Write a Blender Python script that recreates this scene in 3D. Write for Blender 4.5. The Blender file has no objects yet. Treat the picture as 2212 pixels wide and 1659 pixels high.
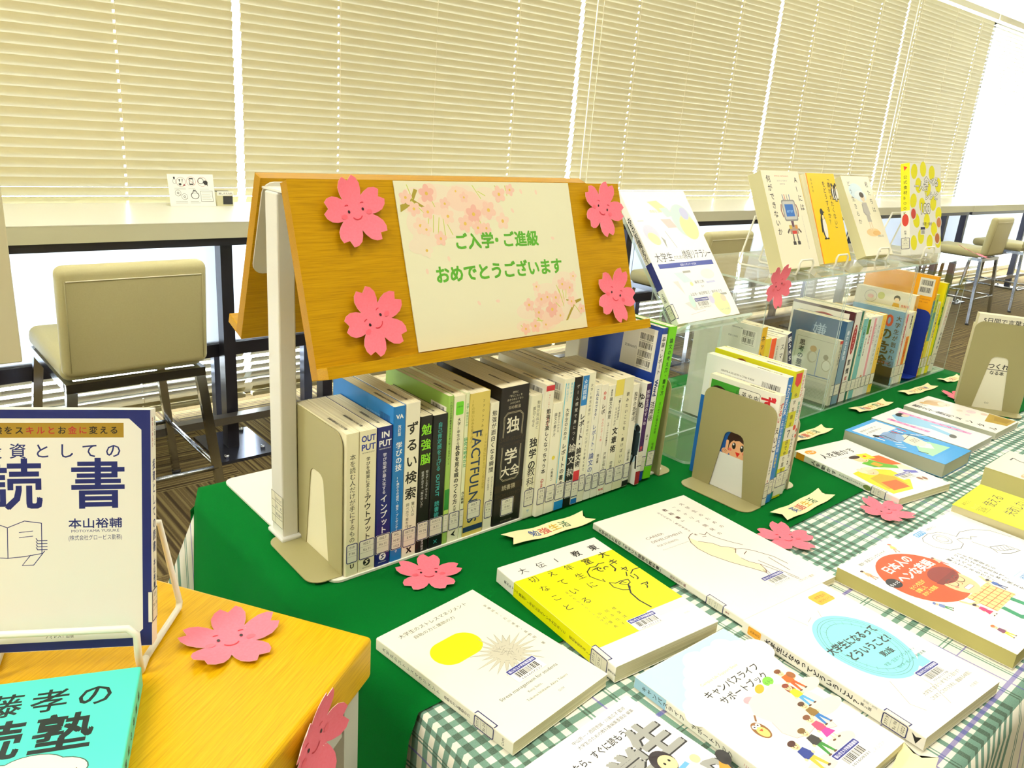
import bpy, math, random
from math import sin, cos, pi, radians
from mathutils import Vector, Matrix

# ------------------------------------------------------------------ camera, world, lights, exposure
scene = bpy.context.scene
col = scene.collection
YAW, PITCH, ROLL, FPX = radians(41.97), radians(-18.26), radians(4.425), 1709.0
fw = Vector((sin(YAW)*cos(PITCH), cos(YAW)*cos(PITCH), sin(PITCH)))
rt = Vector((cos(YAW), -sin(YAW), 0)); up = rt.cross(fw)
rt, up = cos(ROLL)*rt + sin(ROLL)*up, -sin(ROLL)*rt + cos(ROLL)*up
cam = bpy.data.objects.new('camera', bpy.data.cameras.new('camera'))
col.objects.link(cam)
cm = Matrix((rt, up, -fw)).transposed().to_4x4(); cm.translation = (0, 0, 1.245)
cam.matrix_world = cm
cam.data.sensor_width = 36; cam.data.lens = FPX/2212*36; cam.data.clip_start = .02
scene.camera = cam

world = bpy.data.worlds.new('daylight'); scene.world = world; world.use_nodes = True
bg = world.node_tree.nodes['Background']
bg.inputs[0].default_value = (.83, .92, 1, 1); bg.inputs[1].default_value = 42

def area(name, loc, sx, sy, power, colr):
    l = bpy.data.lights.new(name, 'AREA'); l.shape = 'RECTANGLE'; l.size = sx; l.size_y = sy
    l.energy = power; l.color = colr
    o = bpy.data.objects.new(name, l); col.objects.link(o); o.location = loc
    return o
WARM = (1, .97, .885)
for i, (x, y, p) in enumerate([(-1.3, .25, 58), (-1.3, 2.0, 24), (.9, .25, 25), (3.0, .25, 28), (5.4, .25, 32), (.9, 2.0, 16), (3.2, 2.0, 16), (5.4, 2.0, 20), (7.6, 1.4, 30), (1.2, -1.9, 10), (3.4, -1.9, 12)]):  # the leftmost lamps are added fill for left-facing sides
    area('ceiling_or_fill_lamp', (x, y, 2.535), 1.3, .28, p, WARM)
scene.view_settings.view_transform = 'Standard'
scene.view_settings.look = 'None'
scene.view_settings.exposure = -0.45
scene.view_settings.gamma = 1
scene.view_settings.use_curve_mapping = False
scene.cycles.use_denoising = True
scene.cycles.max_bounces = 10
scene.cycles.transparent_max_bounces = 24

# ------------------------------------------------------------------ materials
def lin(h):
    h = h.lstrip('#')
    if len(h) == 3: h = ''.join(c*2 for c in h)
    o = []
    for i in (0, 2, 4):
        c = int(h[i:i+2], 16)/255
        o.append(c/12.92 if c <= .04045 else ((c+.055)/1.055)**2.4)
    return (*o, 1)
_m = {}
def M(hexc, rough=.5, metal=0., spec=.4):
    k = (hexc, rough, metal, spec)
    if k not in _m:
        m = bpy.data.materials.new('colour_'+hexc.strip('#')); m.use_nodes = True
        b = m.node_tree.nodes['Principled BSDF']
        b.inputs['Base Color'].default_value = lin(hexc); b.inputs['Roughness'].default_value = rough
        b.inputs['Metallic'].default_value = metal; b.inputs['Specular IOR Level'].default_value = spec
        _m[k] = m
    return _m[k]
class NT:
    """tiny node helper"""
    def __init__(s, name):
        s.m = bpy.data.materials.new(name); s.m.use_nodes = True
        s.t = s.m.node_tree; s.b = s.t.nodes['Principled BSDF']; s.out = s.t.nodes['Material Output']
    def n(s, typ, **kw):
        nd = s.t.nodes.new(typ)
        for k, v in kw.items():
            if k == 'inp':
                for kk, vv in v.items():
                    if isinstance(vv, bpy.types.NodeSocket): s.t.links.new(vv, nd.inputs[kk])
                    else: nd.inputs[kk].default_value = vv
            else: setattr(nd, k, v)
        return nd
    def l(s, a, b): s.t.links.new(a, b)
    def math(s, op, a, b=0., c=0.):
        nd = s.n('ShaderNodeMath', operation=op)
        for i, v in enumerate((a, b, c)):
            if isinstance(v, bpy.types.NodeSocket): s.l(v, nd.inputs[i])
            else: nd.inputs[i].default_value = v
        return nd.outputs[0]
    def ramp(s, fac, stops, interp='LINEAR'):
        nd = s.n('ShaderNodeValToRGB'); nd.color_ramp.interpolation = interp
        e = nd.color_ramp.elements
        while len(e) > 1: e.remove(e[-1])
        e[0].position = stops[0][0]; e[0].color = stops[0][1]
        for p, c in stops[1:]:
            q = e.new(p); q.color = c
        s.l(fac, nd.inputs[0]); return nd.outputs[0]
    def mix(s, fac, a, b):
        nd = s.n('ShaderNodeMix', data_type='RGBA')
        for i, v in ((0, fac), (6, a), (7, b)):
            if isinstance(v, bpy.types.NodeSocket): s.l(v, nd.inputs[i])
            else: nd.inputs[i].default_value = v
        return nd.outputs[2]

def wood(name, c0, c1, axis, rough=.42, c2=None):
    w = NT(name); tc = w.n('ShaderNodeTexCoord')
    sc = {'X': (9, 300, 300), 'Y': (300, 9, 300)}[axis]
    mp = w.n('ShaderNodeMapping', inp={'Vector': tc.outputs['Object'], 'Scale': sc})
    nz = w.n('ShaderNodeTexNoise', inp={'Vector': mp.outputs[0], 'Scale': 2.2, 'Detail': 5., 'Roughness': .62})
    mp2 = w.n('ShaderNodeMapping', inp={'Vector': tc.outputs['Object'], 'Scale': tuple(v*4 if v > 10 else v*1.6 for v in sc)})
    n2 = w.n('ShaderNodeTexNoise', inp={'Vector': mp2.outputs[0], 'Scale': 2.5, 'Detail': 2.})
    f = w.math('ADD', w.math('MULTIPLY', nz.outputs[0], .7), w.math('MULTIPLY', n2.outputs[0], .3))
    c = w.ramp(f, [(.30, lin(c1)), (.52, lin(c0)), (.75, lin(c2 or c0))])
    w.l(c, w.b.inputs['Base Color']); w.b.inputs['Roughness'].default_value = rough; w.b.inputs['Specular IOR Level'].default_value = .12
    return w.m

def sheet(name, tint, refl=1.0, base=0.0):
    """thin clear acrylic or glass: see-through with a Fresnel reflection"""
    w = NT(name); w.t.nodes.remove(w.b)
    tr = w.n('ShaderNodeBsdfTransparent', inp={'Color': tint})
    gl = w.n('ShaderNodeBsdfGlossy', inp={'Color': (1, 1, 1, 1), 'Roughness': .03})
    gm = w.n('ShaderNodeNewGeometry')
    dt = w.n('ShaderNodeVectorMath', operation='DOT_PRODUCT', inp={0: gm.outputs['Incoming'], 1: gm.outputs['Normal']})
    fr = w.math('ADD', w.math('MULTIPLY', w.math('POWER', w.math('SUBTRACT', 1., w.math('ABSOLUTE', dt.outputs['Value'])), 5.), .96), .04)
    mx = w.n('ShaderNodeMixShader', inp={0: w.math('ADD', w.math('MULTIPLY', fr, refl), base)})
    w.l(tr.outputs[0], mx.inputs[1]); w.l(gl.outputs[0], mx.inputs[2]); w.l(mx.outputs[0], w.out.inputs[0])
    return w.m

def frosted(name):
    """satin acrylic: rough see-through plus a little white body"""
    w = NT(name); w.t.nodes.remove(w.b)
    rf = w.n('ShaderNodeBsdfRefraction', inp={'Color': (.93, .95, 1, 1), 'Roughness': .5, 'IOR': 1.45})
    tl = w.n('ShaderNodeBsdfTranslucent', inp={'Color': (.86, .88, .97, 1)})
    df = w.n('ShaderNodeBsdfDiffuse', inp={'Color': (.80, .82, .93, 1)})
    a = w.n('ShaderNodeMixShader', inp={0: .4, 1: tl.outputs[0], 2: df.outputs[0]})
    tc = w.n('ShaderNodeTexCoord')
    wv = w.n('ShaderNodeTexWave', inp={'Vector': tc.outputs['Object'], 'Scale': 26., 'Distortion': .0})
    b = w.n('ShaderNodeMixShader', inp={0: w.math('ADD', w.math('MULTIPLY', wv.outputs[1], .08), .22), 1: rf.outputs[0], 2: a.outputs[0]})
    w.l(b.outputs[0], w.out.inputs[0]); return w.m

def carpet():
    w = NT('striped_carpet'); tc = w.n('ShaderNodeTexCoord')
    sp = w.n('ShaderNodeSeparateXYZ', inp={0: tc.outputs['Object']})
    T = .5
    fx = w.math('FLOOR', w.math('DIVIDE', sp.outputs[0], T)); fy = w.math('FLOOR', w.math('DIVIDE', sp.outputs[1], T))
    alt = w.math('MODULO', w.math('ABSOLUTE', w.math('ADD', fx, fy)), 2.)
    co = w.math('ADD', w.math('MULTIPLY', sp.outputs[0], alt), w.math('MULTIPLY', sp.outputs[1], w.math('SUBTRACT', 1., alt)))
    nz = w.n('ShaderNodeTexNoise', noise_dimensions='1D', inp={'W': w.math('MULTIPLY', co, 75.), 'Scale': 1., 'Detail': 1.})
    fine = w.n('ShaderNodeTexNoise', inp={'Vector': tc.outputs['Object'], 'Scale': 260., 'Detail': 2.})
    f = w.math('ADD', w.math('MULTIPLY', nz.outputs[0], .8), w.math('MULTIPLY', fine.outputs[0], .2))
    c = w.ramp(f, [(.38, lin('#3c3020')), (.50, lin('#5c4c30')), (.62, lin('#786842'))])
    w.l(c, w.b.inputs['Base Color']); w.b.inputs['Roughness'].default_value = .95
    w.b.inputs['Specular IOR Level'].default_value = .1
    bp = w.n('ShaderNodeBump', inp={'Strength': .5, 'Distance': .003, 'Height': f}); w.l(bp.outputs[0], w.b.inputs['Normal'])
    return w.m

def gingham():
    w = NT('gingham_cloth'); uv = w.n('ShaderNodeUVMap', uv_map='UVMap')
    sp = w.n('ShaderNodeSeparateXYZ', inp={0: uv.outputs[0]})
    G, W0 = (1, 1, 1, 1), (0, 0, 0, 1)
    def stripes(fac, spans):
        st = [(0., W0)]
        for a, b in spans: st += [(a, G), (b, W0)]
        return w.ramp(fac, st, 'CONSTANT')
    # across x: repeats every .2 m, seven bars then an open field with fine lines
    fx = w.math('FRACT', w.math('DIVIDE', w.math('SUBTRACT', sp.outputs[0], .372), .2))
    sx = stripes(fx, [((4+16*i)/200, (12+16*i)/200) for i in range(7)] + [(.640, .650), (.662, .672), (.835, .845), (.857, .867), (.93, .965)])
    px = stripes(fx, [(.752, .762)])
    y = w.math('DIVIDE', w.math('SUBTRACT', sp.outputs[1], .14), .4)
    mm = lambda a, b: ((a-.14)/.4, (b-.14)/.4)
    sy = stripes(y, [mm(.144, .159), mm(.238, .240), mm(.2425, .2445)] + [mm(.264+.015*i, .271+.015*i) for i in range(4)]
                 + [mm(.338, .340), mm(.3425, .3445)])
    sy = w.math('MAXIMUM', sy, stripes(y, [mm(.392+.016*i, .400+.016*i) for i in range(9)]))
    py = stripes(y, [mm(.164, .1695), mm(.222, .2235), mm(.364, .3695)])
    fac = w.math('MULTIPLY', w.math('ADD', sx, sy), .5)
    base = w.ramp(fac, [(0., lin('#f6f3e2')), (.5, lin('#5c8f7c')), (1., lin('#094c3a'))])
    pm = w.math('MAXIMUM', px, py)
    c = w.mix(w.math('MULTIPLY', pm, .75), base, lin('#4a33b0'))
    nz = w.n('ShaderNodeTexNoise', inp={'Vector': uv.outputs[0], 'Scale': 900., 'Detail': 2.})
    c = w.mix(w.math('MULTIPLY', nz.outputs[0], .22), c, lin('#f4f0dc'))
    w.l(c, w.b.inputs['Base Color']); w.b.inputs['Roughness'].default_value = .9; w.b.inputs['Specular IOR Level'].default_value = .15
    bp = w.n('ShaderNodeBump', inp={'Strength': .25, 'Distance': .0006, 'Height': nz.outputs[0]}); w.l(bp.outputs[0], w.b.inputs['Normal'])
    return w.m

def fabric(name, hexc, hex2=None, scale=700, rough=.9, bump=.0004):
    w = NT(name); tc = w.n('ShaderNodeTexCoord')
    nz = w.n('ShaderNodeTexNoise', inp={'Vector': tc.outputs['Object'], 'Scale': float(scale), 'Detail': 3.})
    c = w.mix(nz.outputs[0], lin(hexc), lin(hex2 or hexc)); w.l(c, w.b.inputs['Base Color'])
    w.b.inputs['Roughness'].default_value = rough; w.b.inputs['Specular IOR Level'].default_value = .2 if rough < .9 else .08
    bp = w.n('ShaderNodeBump', inp={'Strength': .4, 'Distance': bump, 'Height': nz.outputs[0]}); w.l(bp.outputs[0], w.b.inputs['Normal'])
    return w.m

def pages():
    w = NT('page_edges'); tc = w.n('ShaderNodeTexCoord')
    mp = w.n('ShaderNodeMapping', inp={'Vector': tc.outputs['Object'], 'Scale': (3, 3, 1600)})
    nz = w.n('ShaderNodeTexNoise', inp={'Vector': mp.outputs[0], 'Scale': 1., 'Detail': 2.})
    c = w.ramp(nz.outputs[0], [(.35, lin('#d8cfa6')), (.6, lin('#f3ecca'))]); w.l(c, w.b.inputs['Base Color'])
    w.b.inputs['Roughness'].default_value = .85; w.b.inputs['Specular IOR Level'].default_value = .15
    return w.m

PAGE = pages()
ACR = sheet('clear_acrylic', (.99, .995, .992, 1), 1.0, .01)
def acrylic_edge():
    """sawn edges scatter light and look pale green"""
    w = NT('acrylic_edge'); w.b.inputs['Base Color'].default_value = (.80, .93, .87, 1); w.b.inputs['Roughness'].default_value = .15
    tr = w.n('ShaderNodeBsdfTransparent', inp={'Color': (.86, .95, .91, 1)})
    mx = w.n('ShaderNodeMixShader', inp={0: .5}); w.l(tr.outputs[0], mx.inputs[1]); w.l(w.b.outputs[0], mx.inputs[2]); w.l(mx.outputs[0], w.out.inputs[0])
    return w.m
ACE = acrylic_edge()
GLASS = sheet('window_glass', (.96, .98, .98, 1), .6)
CHROME = M('#b9bcc4', .14, 1.)
BEIGE = M('#a59d6e', .42, 0., .35)
WHITEM = M('#e2e0d2', .4, 0., .45)
WIRE = M('#f3f0df', .3)
BLACK = M('#15151a', .5)

# ------------------------------------------------------------------ mesh builder
class MB:
    def __init__(s): s.v, s.f, s.mi, s.mats, s.sm, s.uv = [], [], [], [], [], None
    def m(s, mat):
        if mat not in s.mats: s.mats.append(mat)
        return s.mats.index(mat)
    def add(s, vs, fs, mat, smooth=False):
        b = len(s.v); s.v += [tuple(p) for p in vs]; i = s.m(mat)
        for f in fs: s.f.append(tuple(b+k for k in f)); s.mi.append(i); s.sm.append(smooth)
        return b
    def box(s, x0, x1, y0, y1, z0, z1, mat, T=None):
        vs = [(x, y, z) for z in (z0, z1) for y in (y0, y1) for x in (x0, x1)]
        if T: vs = [T @ Vector(p) for p in vs]
        s.add(vs, [(0, 2, 3, 1), (4, 5, 7, 6), (0, 1, 5, 4), (2, 6, 7, 3), (0, 4, 6, 2), (1, 3, 7, 5)], mat)
    def rbox(s, x0, x1, y0, y1, z0, z1, r, mat, T=None, n=3, smooth=True):
        """box with rounded edges all round (superellipse corners)"""
        cx, cy, cz = (x0+x1)/2, (y0+y1)/2, (z0+z1)/2
        hx, hy, hz = (x1-x0)/2, (y1-y0)/2, (z1-z0)/2
        r = min(r, hx, hy, hz)
        rings = []
        for k in range(2*(n+1)):
            if k <= n: ph = -pi/2 + (pi/2)*k/n; z = -hz+r
            else: ph = (pi/2)*(k-n-1)/n; z = hz-r
            rr, zz = r*cos(ph), z+r*sin(ph)
            ring = []
            for q, (sx, sy) in enumerate(((1, 1), (-1, 1), (-1, -1), (1, -1))):
                for j in range(n+1):
                    a = q*pi/2 + (pi/2)*j/n
                    ring.append((cx+sx*(hx-r)+rr*cos(a), cy+sy*(hy-r)+rr*sin(a), cz+zz))
            rings.append(ring)
        s.loft(rings, mat, T, smooth)
    def loft(s, rings, mat, T=None, smooth=True, caps=True, closed=True):
        n = len(rings[0]); vs = [p for r in rings for p in r]
        if T: vs = [T @ Vector(p) for p in vs]
        fs = []
        for i in range(len(rings)-1):
            for j in range(n if closed else n-1):
                a, b = i*n+j, i*n+(j+1) % n
                fs.append((a, b, b+n, a+n))
        if caps: fs += [tuple(range(n-1, -1, -1)), tuple((len(rings)-1)*n+j for j in range(n))]
        s.add(vs, fs, mat, smooth)
    def prism(s, pts, o, u, v, n, d, mat, mat_side=None, smooth=False):
        """polygon in the u,v plane extruded by d along n"""
        o, u, v, n = Vector(o), Vector(u), Vector(v), Vector(n)
        k = len(pts); a = [o+u*x+v*y for x, y in pts]; b = [p+n*d for p in a]
        s.add(a, [tuple(range(k-1, -1, -1))], mat); s.add(b, [tuple(range(k))], mat)
        s.add(a+b, [(i, (i+1) % k, (i+1) % k+k, i+k) for i in range(k)], mat_side or mat, smooth)
    def tube(s, pts, r, mat, seg=8, T=None, caps=True):
        P = [Vector(p) for p in pts]; rings = []
        ref = None
        for i, p in enumerate(P):
            t = ((P[i]-P[i-1]).normalized() if i else Vector()) + ((P[i+1]-P[i]).normalized() if i < len(P)-1 else Vector())
            t.normalize()
            if ref is None: ref = t.orthogonal().normalized()
            ref = (ref - t*ref.dot(t)).normalized(); bn = t.cross(ref)
            k = 1.
            if 0 < i < len(P)-1:
                c = (P[i]-P[i-1]).normalized().dot(t); k = 1/max(c, .5)
            rings.append([p + (ref*cos(2*pi*j/seg)+bn*sin(2*pi*j/seg))*r*(1 if k < 1.05 else 1.0) for j in range(seg)])
        s.loft(rings, mat, T, True, caps)
    def bar(s, a, b, w, d, mat, upv=(0, 0, 1), w2=None, d2=None):
        """rectangular bar from a to b, optionally tapering"""
        a, b = Vector(a), Vector(b); t = (b-a).normalized(); u = Vector(upv)
        if abs(t.dot(u)) > .95: u = Vector((0, 1, 0))
        x = t.cross(u).normalized(); y = x.cross(t)
        R = []
        for p, ww, dd in ((a, w, d), (b, w2 or w, d2 or d)):
            R.append([p+x*sx*ww/2+y*sy*dd/2 for sx, sy in ((-1, -1), (1, -1), (1, 1), (-1, 1))])
        s.loft(R, mat, None, False)
    def build(s, name, parent=None, uvs=None):
        me = bpy.data.meshes.new(name); me.from_pydata(s.v, [], s.f)
        for m in s.mats: me.materials.append(m)
        me.polygons.foreach_set('material_index', s.mi); me.polygons.foreach_set('use_smooth', s.sm)
        if uvs:
            ul = me.uv_layers.new(name='UVMap')
            for lp in me.loops: ul.data[lp.index].uv = uvs[lp.vertex_index]
        me.update()
        o = bpy.data.objects.new(name, me); col.objects.link(o)
        if parent: o.parent = parent
        return o
def bevel(o, w, seg=2):
    b = o.modifiers.new('edge', 'BEVEL'); b.width = w; b.segments = seg; b.limit_method = 'ANGLE'; b.angle_limit = radians(40)
    return o
def tag(o, label, cat, group=None):
    o['label'] = label; o['category'] = cat
    if group: o['group'] = group
    return o
def struct(o): o['kind'] = 'structure'; return o
def thing(name, label, cat, loc=(0, 0, 0), rotz=0., group=None, mat=None):
    o = bpy.data.objects.new(name, None); col.objects.link(o); o.empty_display_size = .02
    if mat is not None: o.matrix_world = mat
    else: o.location = loc; o.rotation_euler = (0, 0, rotz)
    return tag(o, label, cat, group)
def dup(root, loc, rotz, label):
    r = root.copy(); col.objects.link(r); r.location = loc; r.rotation_euler = (0, 0, rotz); r['label'] = label
    for ch in list(root.children):
        c = ch.copy(); col.objects.link(c); c.parent = r
        for g in ch.children:
            d = g.copy(); col.objects.link(d); d.parent = c
    return r
def frame(x, y, z, o):
    """matrix whose columns are the given axes"""
    m = Matrix((Vector(x), Vector(y), Vector(z))).transposed().to_4x4(); m.translation = Vector(o); return m
def rrect(x0, y0, x1, y1, r, n=4, which=(1, 1, 1, 1)):
    """rounded rectangle, corners in the order lower-left, lower-right, upper-right, upper-left"""
    out = []
    for (cx, cy, a0, w, px, py) in ((x0+r, y0+r, pi, which[0], x0, y0), (x1-r, y0+r, 1.5*pi, which[1], x1, y0), (x1-r, y1-r, 0, which[2], x1, y1), (x0+r, y1-r, .5*pi, which[3], x0, y1)):
        if w: out += [(cx+r*cos(a0+pi/2*k/n), cy+r*sin(a0+pi/2*k/n)) for k in range(n+1)]
        else: out.append((px, py))
    return out

# ------------------------------------------------------------------ printing: flat ink on a face, sizes in mm
_g = {}
def glyph(ch, bold=0):
    k = ch
    if k not in _g:
        fc = bpy.data.curves.new('t', 'FONT'); fc.body = ch; fc.resolution_u = 2; fc.fill_mode = 'FRONT'
        ob = bpy.data.objects.new('t', fc); me = ob.to_mesh()
        v = [(p.co.x, p.co.y) for p in me.vertices]; f = [tuple(p.vertices) for p in me.polygons]
        ob.to_mesh_clear(); bpy.data.objects.remove(ob); bpy.data.curves.remove(fc)
        _g[k] = (v, f, max([p[0] for p in v] or [.5]))
    return _g[k]
def heavy(b):
    """offsets of the copies that make a bolder letter"""
    return ((0, 0),) if b <= 0 else ((-b*.8, -b*.8), (b*.8, -b*.8), (-b*.8, b*.8), (b*.8, b*.8))
class Cv:
    def __init__(s, mb, o, u, v, n, lift=.06):
        s.mb, s.o, s.u, s.v, s.n = mb, Vector(o), Vector(u), Vector(v), Vector(n); s.lay = []; s.lift = lift; s.f0 = None
    def put(s, vs, fs, c):
        if s.f0: vs = [s.f0(p) for p in vs]
        xs = [p[0] for p in vs]; ys = [p[1] for p in vs]
        if not vs: return
        bx = (min(xs), min(ys), max(xs), max(ys)); ly = 0
        for (a0, b0, a1, b1), q in s.lay:       # ink printed over other ink lies one hair higher
            if q >= ly and bx[0] < a1 and a0 < bx[2] and bx[1] < b1 and b0 < bx[3]: ly = q+1
        s.lay.append((bx, ly)); z = (s.lift + .01*ly)*.001
        s.mb.add([s.o + s.u*(x*.001) + s.v*(y*.001) + s.n*z for x, y in vs], fs, c if not isinstance(c, str) else M(c, .45))
    def poly(s, pts, c): s.put(pts, [tuple(range(len(pts)))], c)
    def rect(s, x0, y0, x1, y1, c): s.poly([(x0, y0), (x1, y0), (x1, y1), (x0, y1)], c)
    def rr(s, x0, y0, x1, y1, r, c): s.poly(rrect(x0, y0, x1, y1, r), c)
    def ell(s, cx, cy, rx, ry, c, rot=0., n=22, a0=0., a1=360.):
        r0 = radians(rot); pts = []
        full = abs(a1-a0) >= 360
        for i in range(n if full else n+1):
            a = radians(a0)+radians(a1-a0)*i/n
            x, y = rx*cos(a), ry*sin(a); pts.append((cx+x*cos(r0)-y*sin(r0), cy+x*sin(r0)+y*cos(r0)))
        s.poly(pts, c); return pts
    def line(s, pts, w, c, closed=False):
        P = [Vector(p) for p in pts]
        if closed: P.append(P[0])
        L, R = [], []
        for i, p in enumerate(P):
            t = Vector((0., 0.))
            if i: t += (p-P[i-1]).normalized()
            if i < len(P)-1: t += (P[i+1]-p).normalized()
            if closed and i in (0, len(P)-1): t = (P[1]-P[0]).normalized()+(P[-1]-P[-2]).normalized()
            if t.length < 1e-9: t = Vector((1, 0))
            t.normalize(); nn = Vector((-t.y, t.x))*w/2
            if i and i < len(P)-1:
                cc = max((p-P[i-1]).normalized().dot(t), .6); nn /= cc
            L.append(tuple(p+nn)); R.append(tuple(p-nn))
        k = len(P); s.put(L+R, [(i, i+1, k+i+1, k+i) for i in range(k-1)], c)
    def arc(s, cx, cy, r, a0, a1, w, c, n=12, ry=None):
        ry = ry or r
        s.line([(cx+r*cos(radians(a0+(a1-a0)*i/n)), cy+ry*sin(radians(a0+(a1-a0)*i/n))) for i in range(n+1)], w, c)
    def text(s, t, x, y, size, c, w=None, bold=0., al='l', rot=0., sx=1., box=None):
        """one line, y = baseline; w squeezes it to that width"""
        v, f, wd = glyph(t, bold)
        if w: sx = w/(wd*size)
        L = wd*size*sx; dx = {'l': 0, 'c': -L/2, 'r': -L}[al]; r0 = radians(rot)
        out = []
        for ox, oy in heavy(bold):
            out = []
            for px, py in v:
                a, b = (px*sx+ox)*size+dx, (py+oy)*size; out.append((x+a*cos(r0)-b*sin(r0), y+a*sin(r0)+b*cos(r0)))
            s.put(out, f, c)
    def vtext(s, t, x, y, size, c, pitch=None, bold=0., sx=1., sy=1.):
        """vertical writing, x = column centre, y = top"""
        pitch = pitch or size*1.02
        for ox, oy in heavy(bold):
          V, F = [], []
          for i, ch in enumerate(t):
              if ch in ' 　': continue
              v, f, _ = glyph(ch); top = y-i*pitch
              b = len(V)
              for px, py in v:
                px, py = px-.5, py-.38
                if ch in 'ー〜（）「」『』-…―':  px, py = py, -px
                if ch in 'ゃゅょっァィゥェォャュョッ、。': px, py = px+.1, py+.1
                V.append((x+(px+ox)*size*sx, top-pitch*.5+(py+oy)*size*sy))
              F += [tuple(k+b for k in q) for q in f]
          s.put(V, F, c)
    def bars(s, x0, y0, x1, y1, c='#222', seed=1):
        r = random.Random(seed); x = x0; V, F = [], []
        while x < x1:
            wd = r.choice((.35, .35, .7, 1.0))*(x1-x0)/22
            if x+wd > x1: break
            b = len(V); V += [(x, y0), (x+wd, y0), (x+wd, y1), (x, y1)]; F.append((b, b+1, b+2, b+3))
            x += wd + r.choice((.35, .5, .8))*(x1-x0)/22
        s.put(V, F, c)

NAVY = '#1c2060'
def isbn(cv, xr, yt, seed=1):
    """publisher's two-row bar code on a back cover; xr, yt = upper right corner"""
    cv.rect(xr-34, yt-31, xr, yt, '#f4f2e6')
    cv.bars(xr-31, yt-12, xr-4, yt-2, '#222', seed); cv.text('9784%09d' % (seed*7919 % 10**9), xr-31, yt-15.4, 3, '#333', w=27)
    cv.bars(xr-31, yt-26, xr-4, yt-16.5, '#222', seed+5); cv.text('192%010d' % (seed*104729 % 10**9), xr-31, yt-29.5, 3, '#333', w=27)

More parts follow.
